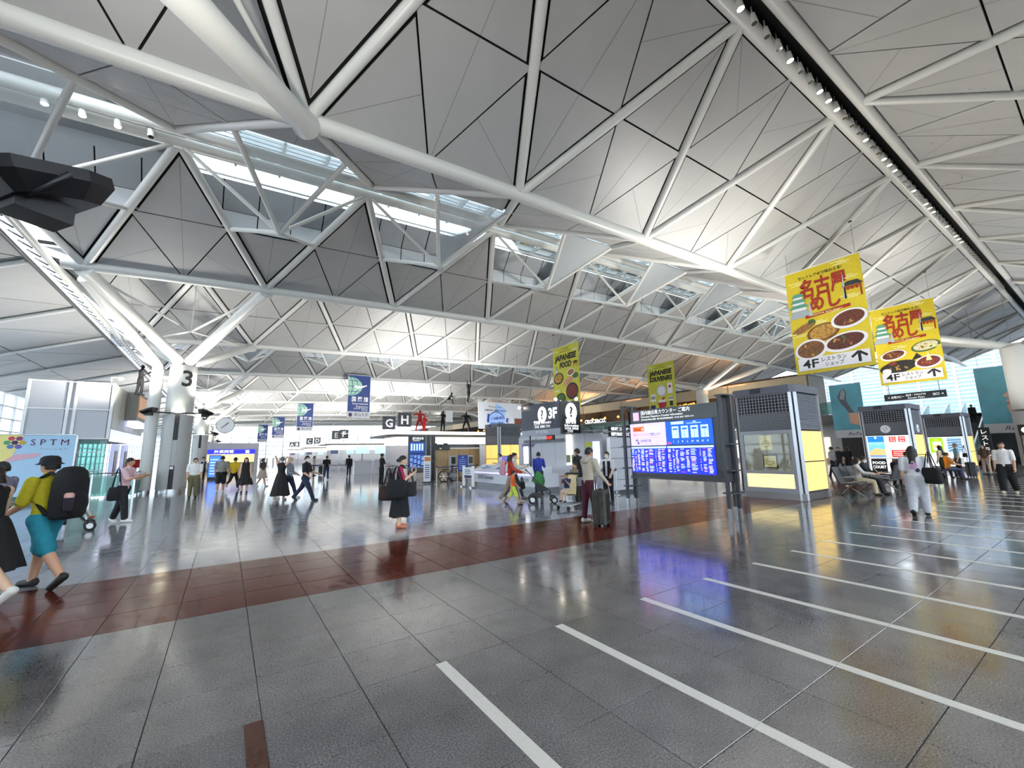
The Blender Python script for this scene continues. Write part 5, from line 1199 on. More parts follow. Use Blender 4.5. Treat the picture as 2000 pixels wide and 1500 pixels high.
# ================================================================ PEOPLE
TMP = bpy.data.scenes.new('remesh_bench')
def remesh(mb, vox, smooth=3):
    me = bpy.data.meshes.new('r'); me.from_pydata([tuple(p) for p in mb.v], [], mb.f); o = bpy.data.objects.new('r', me); TMP.collection.objects.link(o)
    a = o.modifiers.new('a', 'REMESH'); a.mode = 'VOXEL'; a.voxel_size = vox
    b = o.modifiers.new('b', 'SMOOTH'); b.factor = .5; b.iterations = smooth
    TMP.view_layers[0].update(); dg = TMP.view_layers[0].depsgraph; dg.update(); ev = o.evaluated_get(dg).data
    n = len(ev.vertices); co = np.empty(n*3); ev.vertices.foreach_get('co', co); co = co.reshape(-1, 3)
    fs = [tuple(p.vertices) for p in ev.polygons]
    bpy.data.objects.remove(o); bpy.data.meshes.remove(me)
    return co, fs
SKINS = ['d8ae90', 'c99a7c', 'e0b99c']
HAIRM = {k: M('hair_'+k, c, .55, noise=(40, .2)) for k, c in (('black', '16120f'), ('brown', '33211a'), ('dark', '211814'), ('grey', '6a6660'))}
def cloth(c): return M('cloth_'+c, c, .85, noise=(18, .1), bump=.15)
def rotx(v, a): return Vector((v.x, v.y*math.cos(a)-v.z*math.sin(a), v.y*math.sin(a)+v.z*math.cos(a)))
def limb_dir(pitch, out=0., sx=1):
    """0 = hanging down; pitch forward (towards -Y), out = sideways"""
    d = Vector((sx*math.sin(out), -math.sin(pitch)*math.cos(out), -math.cos(pitch)*math.cos(out))); return d.normalized()
def capsule(mb, a, b, ra, rb, seg=12):
    a, b = Vector(a), Vector(b); d = (b-a); L = d.length or 1e-3; t = d/L
    pts = [a-t*ra*.85, a-t*ra*.45, a, b, b+t*rb*.45, b+t*rb*.85]; mb.tube(pts, [ra*.45, ra*.88, ra, rb, rb*.88, rb*.45], seg)
def head_parts(mb, c, R, s, skin, eye=True, age=1.):
    """skull, jaw, nose, ears, eyes, brows, mouth round centre c; R turns the head, s = half height"""
    def T(p): return c+R @ (Vector(p)*s)
    seg, ring = 20, 14; vs = []
    for i in range(ring+1):
        a = math.pi*i/ring
        for k in range(seg):
            q = 2*math.pi*k/seg; x, y, z = math.sin(a)*math.cos(q), math.sin(a)*math.sin(q), math.cos(a)
            w = 1.0 if z > 0 else 1-.34*(-z)**1.5                 # narrower jaw
            fx = .70*w; fy = .86*(1 if y > 0 else (1-.06*max(0, z)))
            yy = y*fy*(.93 if z < -.3 and y > 0 else 1)
            if y < -.8 and -.15 < z < .2: yy += .03               # eye line set back
            if y < -.5 and -.85 < z < -.55: yy -= .04             # chin
            vs.append(T((x*fx, yy, z)))
    fs = [(i*seg+k, (i+1)*seg+k, (i+1)*seg+(k+1) % seg, i*seg+(k+1) % seg) for i in range(ring) for k in range(seg)]
    mb.raw(vs, fs, skin, True)
    mb.raw([T(p) for p in ((0, -.84, .08), (-.12, -.84, -.28), (.12, -.84, -.28), (0, -1.04, -.24), (0, -.88, -.34))], [(0, 1, 3), (0, 3, 2), (1, 4, 3), (3, 4, 2)], skin, True)
    for sx in (-1, 1):
        mb.ell(T((sx*.71, .05, -.05)), (.08*s, .15*s, .22*s), skin, 8, 6, R)
        if eye:
            mb.ell(T((sx*.27, -.80, .04)), (.11*s, .05*s, .055*s), WINK, 8, 6, R); mb.ell(T((sx*.27, -.845, .04)), (.05*s, .02*s, .05*s), INK, 8, 6, R)
            mb.ell(T((sx*.28, -.83, .2)), (.15*s, .04*s, .03*s), HAIRM['dark'], 8, 5, R)
    mb.ell(T((0, -.83, -.52)), (.2*s, .05*s, .045*s), M('lip', 'a8645a', .5), 8, 5, R)
def hand_parts(mb, w, d, side, s, skin, curl=.5):
    """palm at wrist w pointing along d; side = thumb direction; five separate fingers"""
    d = d.normalized(); side = (side-d*side.dot(d)); side = side.normalized() if side.length > 1e-4 else d.orthogonal().normalized(); nrm = d.cross(side)
    pc = w+d*.045*s; R = Matrix((side, d, nrm)).transposed()
    mb.ell(pc, (.042*s, .055*s, .018*s), skin, 10, 6, R)
    for k, (off, L) in enumerate(((.03, .07), (.01, .08), (-.01, .074), (-.029, .058))):
        p = w+d*.085*s+side*off*s; a = d; pts = [p-d*.015*s, p]
        for j in range(2):
            ang = curl*(j+.6); v = d*math.cos(ang)+nrm*math.sin(ang); pts.append(pts[-1]+v*L*s*.5)
        mb.tube(pts, [.009*s, .009*s, .008*s, .006*s], 6, skin)
    p = w+d*.02*s+side*.03*s; v = (side*.8+d*.8).normalized(); mb.tube([p-v*.01*s, p+v*.03*s, p+v*.03*s+(v+d*.6).normalized()*.03*s], [.011*s, .0105*s, .008*s], 6, skin)
def person(label, x, y, face, h=1.66, top='ffffff', bottom='222222', shoe='222222', skin=0, hair='black', style='short', sleeve=.45, legs='long', wide=1., build=1.,
           lean=.0, arms=((.1, .15, .25), (.1, .15, .25)), leg=((.0, .0), (.0, .0)), headturn=0., headtilt=0., skirt=None, mask=False, hat=None, z=0., vox=None, sit=False, name='person', cat='person',
           group=None, extra=None, hood=False, allcol=None, vest=None, spread=.0, sleevecol=None):
    """face: heading vector; arms: (pitch, out, elbow) left/right; leg: (pitch, knee) left/right"""
    rz = heading(*face); t = thing(name, label, cat, (x, y, 0), rz, group); u = h
    dist = math.hypot(x, y); vox = vox or (.011 if dist < 9 else .014 if dist < 13 else .02)
    SK = M('skin_%d' % skin, SKINS[skin], .55) if not allcol else cloth(allcol); TP = cloth(allcol or top); BT = cloth(allcol or bottom); SH = M('shoe_'+(allcol or shoe), allcol or shoe, .6); HM = HAIRM[hair] if not allcol else TP
    bones = []; mb = MB()
    def seg_(a, b, ra, rb, mat):
        capsule(mb, a, b, ra, rb); bones.append((Vector(a), Vector(b), ra, rb, mat))
    hipz = .505*u; hips = Vector((0, 0, hipz)); L1, L2 = .245*u, .235*u
    feet = []
    for i, sx in enumerate((-1, 1)):
        p, kn = leg[i]; a = hips+Vector((sx*.052*u, 0, 0)); d1 = limb_dir(p, .03+spread, sx); d2 = limb_dir(p-kn, .02+spread*.5, sx); k = a+d1*L1; f = k+d2*L2; feet.append((a, k, f, d2, sx))
    low = min(f[2].z for f in feet)
    dz = (.04*u-low) if not sit else z; hips.z += dz
    wl = 1.0*wide
    for a, k, f, d2, sx in feet:
        for v in (a, k, f): v.z += dz
        lm = BT if legs != 'bare' else SK
        seg_(a, k, .062*u*build*min(wl, 1.15), .042*u*(wl if legs != 'bare' else .95), lm)
        sm = BT if legs == 'long' else SK
        if legs == 'short': seg_(a+(k-a)*.55, a+(k-a)*.95, .058*u*build, .056*u*build, BT)
        seg_(k, k+(f-k)*(.86 if legs == 'long' else 1), .04*u*(wl if legs == 'long' else 1), .026*u*(1.35*wl if legs == 'long' else 1), sm)
        if legs == 'long': seg_(k+(f-k)*.8, f, .022*u, .022*u, SH)
        if legs == 'short': pass
        # shoe
        fd = Vector((0, -1, 0)) if d2.z < -.75 else (Vector((0, -1, -.6))).normalized()
        if d2.y > .3: fd = Vector((0, -.8, -.6))
        q = f+Vector((0, 0, -.01*u)); seg_(q+fd*-.02*u, q+fd*.09*u+Vector((0, 0, -.012*u)), .031*u, .025*u, SH)
    # torso
    S_ = lambda v: hips+rotx(v, lean) if True else v
    R_t = lambda v: hips+rotx(Vector(v), lean)
    zt = lambda k: k*u
    sh = .105*u*build; fem = style in ('long', 'bun', 'pony', 'bob')
    rings = [(-.03, .082, .062), (.03, .086, .066), (.09, .078 if fem else .084, .06), (.17, .086, .062), (.24, .098 if fem else .106, .062), (.29, .094 if fem else .104, .055), (.325, .05, .04)]
    vs = []; sg = 16
    for zz, rx_, ry_ in rings:
        for k in range(sg):
            q = 2*math.pi*k/sg; vs.append(R_t((rx_*u*build*math.cos(q), ry_*u*build*math.sin(q), zz*u)))
    fs = [(i*sg+k, i*sg+(k+1) % sg, (i+1)*sg+(k+1) % sg, (i+1)*sg+k) for i in range(len(rings)-1) for k in range(sg)]+[tuple(range(sg))[::-1], tuple(range((len(rings)-1)*sg, len(rings)*sg))]
    mb.raw(vs, fs)
    for z0, z1 in ((.02, .12), (.12, .22), (.22, .29)):
        bones.append((R_t((-.045*u, 0, z0*u)), R_t((-.045*u, 0, z1*u)), .055*u*build, .06*u*build, TP)); bones.append((R_t((.045*u, 0, z0*u)), R_t((.045*u, 0, z1*u)), .055*u*build, .06*u*build, TP))
    bones.append((R_t((-.035*u, 0, -.045*u)), R_t((.035*u, 0, -.045*u)), .068*u, .068*u, BT if not skirt else TP))
    bones.append((R_t((-.045*u, 0, .012*u)), R_t((.045*u, 0, .012*u)), .06*u, .06*u, TP))
    # arms
    hands = []; SL = cloth(sleevecol) if sleevecol else TP
    for i, sx in enumerate((-1, 1)):
        p, o_, el = arms[i]; a = R_t((sx*sh, 0, .285*u)); d1 = rotx(limb_dir(p, o_, sx), lean*.3); d2 = rotx(limb_dir(p+el, o_*.35 if el < 1.2 else -.35, sx), lean*.3)
        e = a+d1*.172*u; w_ = e+d2*.148*u
        r0, r1, r2 = .036*u*build, .028*u*build, .019*u
        if sleeve <= 0: seg_(a, e, r0*.92, r1, SK)
        elif sleeve < .6: m_ = a+(e-a)*min(1, sleeve*1.6); seg_(a, m_, r0*1.12, r0*1.05, SL); seg_(m_, e, r0*.84, r1*.95, SK)
        else: seg_(a, e, r0*1.1, r1*1.12, TP)
        seg_(e, w_, r1*(1.1 if sleeve >= .9 else .95), r2*(1.3 if sleeve >= .9 else 1), TP if sleeve >= .9 else SK)
        hands.append((w_, d2, sx))
    nb = R_t((0, .004*u, .3*u)); hc = R_t((0, 0, .3*u))+rotx(Vector((0, -.012*u, .1*u)), lean*.35+headtilt*.3); 
    seg_(nb, hc-Vector((0, 0, .045*u)), .033*u, .031*u, SK)
    co, fs = remesh(mb, vox, 3 if vox > .012 else 4)
    # colour every face by the nearest body segment
    fc = np.array([co[list(f)].mean(0) for f in fs]); best = np.full(len(fs), 1e9); idx = np.zeros(len(fs), int)
    for n, (a, b, ra, rb, m_) in enumerate(bones):
        a_, b_ = np.array(a), np.array(b); ab = b_-a_; tt = np.clip(((fc-a_) @ ab)/max(ab @ ab, 1e-9), 0, 1); dd = np.linalg.norm(fc-(a_+tt[:, None]*ab), axis=1)-(ra+(rb-ra)*tt)
        k = dd < best; best[k] = dd[k]; idx[k] = n
    body = MB(); body.v = [tuple(p) for p in co]
    for f, n in zip(fs, idx): body.f.append(list(f)); body.m.append(body.mi(bones[n][4])); body.sm.append(True)
    R = Matrix.Rotation(headturn, 3, 'Z') @ Matrix.Rotation(lean*.35+headtilt, 3, 'X'); hs = .066*u*(1.12 if u < 1.3 else 1)
    head_parts(body, hc, R, hs, SK, eye=not (allcol and name != 'person'))
    for w_, d, sx in hands: hand_parts(body, w_, d, Vector((-sx*.35, -1, .2)) if d.z < -.6 else Vector((-sx, 0, .6)), u/1.7, SK, .55)
    body.build('body', None, t)
    T = lambda p: hc+R @ (Vector(p)*hs)
    # hair shell that leaves the face free
    if style != 'none':
        hb = MB(); seg, ring = 22, 14; keep = []; vs = []
        low_ = {'short': -.35, 'long': -.9, 'bun': -.35, 'pony': -.35, 'bob': -1.0}[style]
        for i in range(ring+1):
            a = math.pi*i/ring
            for k in range(seg):
                q = 2*math.pi*k/seg; x_, y_, z_ = math.sin(a)*math.cos(q), math.sin(a)*math.sin(q), math.cos(a)
                rr = 1.06+.06*max(0, y_)+.015*math.sin(5*q+i); vs.append(T((x_*.76*rr, (y_*.9+.04)*rr, max(z_, low_)*rr*1.02)))
                keep.append((x_, y_, z_))
        for i in range(ring):
            for k in range(seg):
                ids = [i*seg+k, (i+1)*seg+k, (i+1)*seg+(k+1) % seg, i*seg+(k+1) % seg]
                cx, cy, cz = (sum(keep[j][d] for j in ids)/4 for d in range(3))
                face_ = cy < -.25 and cz < .48-.25*abs(cx) and abs(cx) < (.78 if style in ('long', 'bob') else .95)
                side_ = style in ('short', 'bun', 'pony') and cz < -.1 and cy < .15
                if face_ or side_ or cz < low_-.15: continue
                hb.f.append(ids); hb.m.append(0); hb.sm.append(True)
        hb.v = [tuple(p) for p in vs]
        if style in ('long', 'bob'):
            ln = 3.1 if style == 'long' else 1.25
            rows = 7; cols = 9; v2 = []
            for j in range(rows):
                tz = j/(rows-1)
                for k in range(cols):
                    q = math.pi*(-.06+1.12*k/(cols-1)); rad = .9+.1*math.sin(3*q+j)*.3
                    v2.append(T((math.cos(q)*rad*(1+.12*tz), (math.sin(q)*.9+.12)+.42*tz*(tz > .25)*max(0, math.sin(q)), .25-ln*tz)))
            hb.raw(v2, [(j*cols+k, (j+1)*cols+k, (j+1)*cols+k+1, j*cols+k+1) for j in range(rows-1) for k in range(cols-1)], None, True)
            hb.raw([p+R @ Vector((0, -.16*hs, 0)) for p in v2], [(j*cols+k, j*cols+k+1, (j+1)*cols+k+1, (j+1)*cols+k) for j in range(rows-1) for k in range(cols-1)], None, True)
        if style == 'bun': hb.ell(T((0, 1.05, -.05)), (.36*hs, .36*hs, .36*hs))
        if style == 'pony': hb.tube([T((0, .85, .25)), T((0, 1.25, -.1)), T((0, 1.2, -1.2)), T((0, 1.0, -2.4))], [.16*hs, .28*hs, .26*hs, .06*hs], 8)
        hb.m = [0]*len(hb.f); hb.build('hair', HM, t)
    if mask: 
        m = MB(); vs = []
        for j in range(5):
            for k in range(9):
                q = math.pi*(1.5+(k-4)/4*.36); zz = -.12-.16*j; vs.append(T((math.cos(q)*.76*(1-.06*j), math.sin(q)*1.0*(1-.04*j)-(.08 if j == 1 and k == 4 else 0), zz)))
        m.raw(vs, [(j*9+k, (j+1)*9+k, (j+1)*9+k+1, j*9+k+1) for j in range(4) for k in range(8)], None, True); m.build('face_mask', M('mask_white', 'e8eaee', .7), t)
    if hat:
        hm = cloth(hat[1]); b = MB()
        pr = {'bucket': [(1.3, .2), (.95, .42), (.88, .95), (.6, 1.2), (.05, 1.26)], 'cap': [(.84, .35), (.84, .7), (.6, 1.1), (.05, 1.2)]}[hat[0]]
        vs = []
        for r_, z_ in pr:
            for k in range(20): q = 2*math.pi*k/20; vs.append(T((r_*math.cos(q)*.92, r_*math.sin(q)*1.05+.02, z_)))
        b.raw(vs, [(i*20+k, i*20+(k+1) % 20, (i+1)*20+(k+1) % 20, (i+1)*20+k) for i in range(len(pr)-1) for k in range(20)], None, True)
        if hat[0] == 'cap': b.raw([T((-.5, -.8, .38)), T((.5, -.8, .38)), T((.35, -1.35, .3)), T((-.35, -1.35, .3))], [(0, 1, 2, 3)])
        b.build('hat', hm, t)
    if skirt:
        z_hem, flare, col, full = skirt  # hem height, hem radius, colour, True = starts at the chest
        b = MB(); sg = 40; rows = 10; z1 = hips.z+(.10 if full else .06)*u; vs = []
        for j in range(rows+1):
            k_ = j/rows; zz = z1+(z_hem-z1)*k_; r0 = .088*u*build; r = r0+(flare-r0)*(k_**.8)
            for k in range(sg):
                q = 2*math.pi*k/sg; fold = 1+.09*k_*math.sin(q*9+1.3*math.sin(3*q)); sway = -.0*k_
                vs.append((r*fold*math.cos(q), (r*.82*fold*math.sin(q))+sway, zz+.012*math.sin(q*4)*k_))
        b.raw(vs, [(j*sg+k, (j+1)*sg+k, (j+1)*sg+(k+1) % sg, j*sg+(k+1) % sg) for j in range(rows) for k in range(sg)], None, True); b.build('skirt', cloth(col), t)
    if vest:
        b = MB(); sg = 18; vs = []
        rg = [(-.01, .094, .074), (.06, .09, .07), (.15, .094, .07), (.235, .104, .07), (.285, .085, .064)]
        for zz, rx_, ry_ in rg:
            for k in range(sg+1):
                q = -math.pi/2+.22+(2*math.pi-.44)*k/sg; vs.append(R_t((rx_*u*build*math.cos(q), ry_*u*build*math.sin(q), zz*u)))
        b.raw(vs, [(i*(sg+1)+k, i*(sg+1)+k+1, (i+1)*(sg+1)+k+1, (i+1)*(sg+1)+k) for i in range(len(rg)-1) for k in range(sg)], None, True); b.build('vest', cloth(vest), t)
    if hood: MB().ell(R_t((0, .06*u, .29*u)), (.075*u, .045*u, .05*u)).build('hood', TP, t)
    if extra == 'scarf': MB().tube([R_t((-.05*u, -.06*u, .16*u)), R_t((-.055*u, -.045*u, .27*u)), R_t((0, .04*u, .315*u)), R_t((.055*u, -.045*u, .27*u)), R_t((.05*u, -.065*u, .12*u))], .028*u, 8).build('scarf', cloth('d8cfc4'), t)
    if extra == 'print':
        cv = Canvas(0); 
        for k in range(5): cv.disc(-.03+.02*k, 1.1+.05*(k % 3), .035, .05, M('print_lilac', 'c9a0c4', .7), k)
        cv.disc(.07, 1.04, .04, .05, M('print_black', '33303a', .7), 2)
        o = cv.build('shirt_print', t); o.rotation_euler = (0, 0, math.pi); o.location = (0, .072*u, 0)
    t['hand_l'] = list(hands[0][0]); t['hand_r'] = list(hands[1][0]); t['top_z'] = float(hc.z)
    return t
def at_hand(t, which, dz=0.):
    p = Vector(t['hand_l' if which == 'l' else 'hand_r']); q = Matrix.Rotation(t.rotation_euler[2], 3, 'Z') @ p+Vector(t.location); return (q.x, q.y, q.z+dz)
LEFT = (-.83, .56); RIGHT = (.83, -.56)
walkA = ((.42, .12), (-.35, .25)); walkB = ((-.38, .3), (.4, .1)); stand = ((.03, .03), (-.03, .03)); swing = ((-.35, .12, .25), (.35, .12, .35)); swing2 = ((.35, .12, .35), (-.35, .12, .25))
hang = ((.05, .12, .2), (.05, .12, .2)); fold = ((.35, .2, 1.5), (.35, .2, 1.5)); phone = ((.35, .15, 1.4), (.1, .12, .3))
P = {}
P['blackdress'] = person('woman in a long black sleeveless dress striding out of view beside the yellow shirt', -2.22, 7.62, LEFT, 1.66, '17171a', '17171a', 'e4e0d8', 2, 'dark', 'bob', 0, 'bare', lean=.12, arms=((.3, .12, .3), (-.3, .12, .2)), leg=((.45, .1), (-.5, .35)), skirt=(.36, .36, '17171a', True))
P['yellow'] = person('person in a yellow shirt, teal shorts and black bucket hat walking', -1.88, 8.12, LEFT, 1.7, 'b5a81c', '1f7f92', '22201f', 1, 'black', 'short', .55, 'short', 1.05, 1.1, lean=.08, arms=((.5, .15, .9), (.2, .15, .8)), leg=((.3, .15), (-.42, .25)), hat=('bucket', '1c1c22'))
P['behind'] = person('dark haired person in grey half hidden behind the bucket hat', -3.05, 10.6, LEFT, 1.68, '7a7488', '33333a', '222222', 0, 'black', 'short', .45, arms=fold, leg=walkA)
P['pink'] = person('man in a pink shirt and black trousers with folded arms', -2.15, 15.0, (.95, -.3), 1.68, 'd2aeb4', '1b1b1f', 'eceae6', 1, 'black', 'short', .5, wide=1.25, lean=.1, arms=((.5, .2, 1.5), (.45, .2, 1.5)), leg=((.25, .12), (-.22, .1)), headturn=.0)
P['whitetee'] = person('man in a white shirt and khaki trousers beside the front pillar', -1.0, 21.6, (.15, -1), 1.62, 'e8e6e2', '6d6648', '33302c', 1, 'black', 'short', .5, wide=1.25, build=1.12, arms=hang, leg=stand, headturn=.3)
P['guard'] = person('guard in a dark vest and cap by the glowing blue sign', -1.25, 36, (.3, -1), 1.66, 'd8d8dc', '1c2028', '1a1a1a', 1, 'black', 'short', 1., vest='20242c', hat=('cap', '1c2230'), arms=hang, leg=stand)
P['greyback'] = person('man in a grey shirt and black shorts seen from behind', -.1, 23.6, (.1, 1), 1.7, '86827c', '1c1c20', 'd8d4cc', 1, 'black', 'short', .5, 'short', 1.1, 1.12, arms=hang, leg=((.15, .1), (-.15, .2)))
P['yellowback'] = person('person in a bright yellow top and dark trousers walking away', .42, 25.2, (.4, 1), 1.66, 'c9a818', '1e1e24', 'ddd8d0', 1, 'black', 'short', .5, arms=swing, leg=((.4, .1), (-.5, .7)))
P['longhair'] = person('long haired woman in a sleeveless black dress facing the camera', .8, 22.8, (0, -1), 1.6, '201f1f', '201f1f', '2a2622', 2, 'dark', 'long', .0, 'bare', arms=hang, leg=stand, skirt=(.36, .32, '201f1f', True))
P['paleskirt'] = person('woman in a dark top and pale skirt behind the long haired woman', 1.75, 27.2, RIGHT, 1.6, '4a3c3c', 'b9aea4', 'd8d0c8', 0, 'dark', 'bob', .5, 'bare', arms=hang, leg=walkA, skirt=(.42, .3, 'b8aca0', False))
P['maxidress'] = person('woman in a long black dress holding up her hair in the hall centre', 1.78, 18.1, (.6, .8), 1.62, '1c191a', '1c191a', 'c8b8a8', 0, 'grey', 'short', .0, 'bare', arms=((2.6, .5, 1.8), (2.5, .5, 1.8)), leg=((.15, .1), (-.15, .1)), skirt=(.16, .34, '1c191a', True))
P['greytop'] = person('woman in a grey top and jeans walking behind the masked man', 2.12, 18.75, RIGHT, 1.6, '8a8c94', '23283a', 'e4e0da', 0, 'brown', 'bob', .9, wide=1.15, arms=((.3, .12, 1.0), (.2, .12, .9)), leg=walkB, mask=True)
P['maskman'] = person('man in a black shirt and jeans with a white face mask', 2.5, 17.25, RIGHT, 1.72, '1f1c20', '222a42', '2a2a30', 1, 'black', 'short', .55, wide=1.15, arms=((.1, .15, .9), (.3, .15, 1.0)), leg=((.5, .08), (-.5, .2)), mask=True, headturn=-.5)
P['suitcasefar'] = person('distant woman in a pale top standing with a dark suitcase', 6.0, 37.6, (1, -.2), 1.6, 'a8a49c', '7a7468', '33302c', 0, 'brown', 'bob', .5, arms=hang, leg=stand)
P['jeansback'] = person('woman in a black shirt and jeans walking away', 5.55, 30, (.2, 1), 1.6, '151518', '2b3656', 'd8d4d0', 0, 'black', 'bun', .5, arms=phone, leg=((.15, .1), (-.3, .5)))
P['blackqueue'] = person('man all in black standing beside a black suitcase at the island', 7.25, 23.7, (1, .1), 1.68, '17171a', '17171c', '1a1a1a', 1, 'black', 'short', .5, arms=((.3, .15, 1.2), (.1, .12, .3)), leg=stand)
P['queuefar'] = person('distant dark dressed person in the check-in queue', 8.0, 34.5, (.2, 1), 1.66, '1c1c22', '1e2230', '222222', 1, 'black', 'short', .9, arms=hang, leg=walkA)
P['scarf'] = person('woman in a black dress with a pale scarf raising a hand to her mouth', 3.33, 9.47, (.86, -.5), 1.6, '17161a', '141416', 'c8785a', 2, 'black', 'bun', .5, 'bare', lean=.05, arms=((.35, .15, 1.9), (.5, .2, 2.3)), leg=stand, skirt=(.24, .26, '17161a', True), sleevecol='b01f4e', extra='scarf', headtilt=.05)
P['orange'] = person('woman in an orange cardigan pushing the green pushchair', 7.78, 11.6, RIGHT, 1.6, 'b9341e', '9a8a7c', 'c8bcb0', 0, 'black', 'bob', 1., wide=1.1, arms=((.5, .12, .9), (.5, .12, .9)), leg=walkB, mask=True)
P['kid'] = person('child in an orange shirt and lime shorts walking', 7.5, 11.05, RIGHT, 1.08, 'e2662a', 'c8dc4a', '2a2622', 1, 'black', 'short', .5, 'short', arms=swing, leg=walkA)
P['carrier'] = person('brown haired woman in pale grey walking beside the orange cardigan', 8.55, 12.5, RIGHT, 1.66, 'c4bcb0', '33364a', '8a8078', 0, 'brown', 'short', .9, arms=((.5, .1, 1.3), (.5, .1, 1.3)), leg=walkA)
P['bluetop'] = person('woman in a royal blue top and dark trousers facing the booth', 9.95, 12.9, (.75, .6), 1.62, '2c3a9a', '1c1c24', '222222', 0, 'black', 'bun', .9, arms=((.35, .12, 1.3), (.2, .12, .5)), leg=stand)
P['cartboy'] = person('small boy in an orange bib sitting on the luggage cart', 8.28, 9.42, (-.9, -.4), .98, '2c3450', 'c9b49a', '33302c', 1, 'black', 'short', .5, 'short', arms=((.8, .1, 1.6), (.8, .1, 1.6)), leg=((1.35, 1.1), (1.3, 1.1)), sit=True, z=.02)
P['bigboy'] = person('boy in a khaki shirt leaning on the cart handle', 8.95, 9.75, (-.9, .3), 1.28, '8a7a60', '4a4438', '2a2622', 1, 'black', 'short', .5, arms=((.9, .1, .5), (.9, .1, .5)), leg=stand)
P['cartman'] = person('dark haired man in black behind the cart', 9.75, 10.5, (-.3, 1), 1.72, '1c1c20', '2c2a2a', '222222', 1, 'black', 'short', .9, arms=hang, leg=stand)
P['hoodie'] = person('man in a beige jacket and burgundy trousers holding a suitcase', 7.0, 7.2, (.9, -.1), 1.72, 'b3a898', '4a1626', 'd8d4cc', 1, 'dark', 'short', 1., wide=1.0, build=1.15, lean=.06, arms=((.3, .15, .5), (.35, .2, .75)), leg=((.1, .05), (-.08, .05)), hood=True)
P['vest'] = person('woman with long black hair in a black vest facing the beige jacket', 9.98, 9.4, (-.9, -.35), 1.6, 'dcd8dc', '1a1a20', '1a1a1a', 2, 'black', 'pony', .5, vest='1a1c24', arms=((.4, .12, 1.2), (.3, .12, .6)), leg=stand, mask=True)
P['staff'] = person('counter clerk with brown hair behind the yellow lit counter', 12.0, 17.6, (-1, -.1), 1.6, 'd8d4d4', '2a2c3a', '222222', 0, 'brown', 'bob', .9, arms=fold, leg=stand)
P['staff2'] = person('counter clerk in a white shirt bending beside the leaflet rack', 12.2, 18.9, (-1, .3), 1.58, 'e4e2e4', '2a2c3a', '222222', 0, 'black', 'bun', .9, lean=.3, arms=fold, leg=stand)
P['tote'] = person('woman in a white printed shirt and pale jeans walking away', 13.5, 3.0, (.99, .1), 1.62, 'e2dfe4', 'bcbcc2', '1c1b1e', 0, 'dark', 'long', .55, wide=1.5, build=1.1, arms=hang, leg=((.12, .1), (-.15, .3)), extra='print')
P['blacktrousers'] = person('man in a white shirt and loose black trousers at the hall edge', 21.4, 2.5, (-.95, .1), 1.7, 'e8e6e6', '17171a', 'b8a894', 1, 'black', 'short', .55, wide=1.5, arms=hang, leg=((.2, .2), (-.15, .3)), headturn=.4)
P['reader'] = person('seated woman in grey with a face mask reading a magazine', 17.86, 5.42, (.25, -.97), 1.58, 'c4c0bc', 'b8aa90', '5a4a40', 0, 'dark', 'bob', .9, sit=True, z=-.31, wide=1.2, arms=((.6, .12, .9), (.6, .12, .9)), leg=((1.45, 1.4), (1.4, 1.3)), mask=True, headtilt=.2)
P['reader2'] = person('seated person in black with a face mask next to the reader', 18.46, 5.42, (.1, -.99), 1.6, '1c1c20', '1a1a1e', '222222', 0, 'black', 'short', .9, sit=True, z=-.31, wide=1.2, arms=((.6, .12, .9), (.6, .12, .9)), leg=((1.4, 1.2), (1.4, 1.2)), mask=True, headtilt=.15)
P['bending'] = person('man in a navy shirt bending forward over a bag', 22.3, 5.5, (.8, -.5), 1.68, '1c2036', '1a1a20', '222222', 1, 'black', 'short', .5, lean=1.1, arms=((.9, .1, .3), (.7, .1, .4)), leg=((.1, .1), (.0, .1)))
P['bluebag'] = person('grey haired man in a light blue shirt with a black shoulder bag', 31.2, 5.2, (-.4, .9), 1.7, '8ab0bc', '2a2a30', '2a2a2a', 1, 'grey', 'short', .5, arms=hang, leg=stand)
P['peach'] = person('long haired woman in a peach top standing by the green poster', 30.2, 5.6, (.3, .9), 1.6, 'd8b8a0', '3a3c4a', '3a3a3a', 0, 'dark', 'long', .5, arms=hang, leg=stand)
P['sitorange'] = person('seated person in an orange shirt before the green poster', 28.4, 5.1, (.5, -.8), 1.6, 'b9742e', '3a4460', '333333', 1, 'black', 'short', .5, sit=True, z=-.31, arms=((.5, .1, .9), (.5, .1, .9)), leg=((1.4, 1.2), (1.4, 1.2)))
P['sitgreen'] = person('seated person in dark green beside the orange shirt', 29.2, 5.3, (.9, -.3), 1.6, '4a5a4c', '2a3040', '333333', 1, 'black', 'short', .5, sit=True, z=-.31, arms=((.5, .1, .9), (.5, .1, .9)), leg=((1.4, 1.2), (1.4, 1.2)))
for k, (x, y, tp, lb) in enumerate(((24.6, 9.1, '6a6aa8', 'man in a lilac blue shirt in the dim shop crowd'), (26.0, 9.6, 'c8c4c0', 'person in a pale shirt beside the glowing shop screen'), (27.6, 9.4, 'a8a4a0', 'person in a light grey top in the dim shop crowd'), (28.6, 9.0, '1c1c20', 'person in black nearest the clock kiosk'), (29.8, 9.8, '2a2a34', 'person in dark blue at the back of the shop crowd'))):
    P['crowd%d' % k] = person(lb, x, y, ((1, .3), (-.8, .6), (.2, 1), (1, -.2), (-1, .2))[k], 1.62+.03*(k % 3), tp, '26262c', '222222', k % 3, 'black', 'short' if k % 2 == 0 else 'bob', .5, arms=hang, leg=stand if k % 2 else walkA)
P['edge'] = person('dark haired woman in a brown top in the distance near the black sign column', 33.8, 4.6, (-.9, .3), 1.6, '5a4438', 'b8a090', '333333', 0, 'black', 'long', .5, arms=hang, leg=stand)
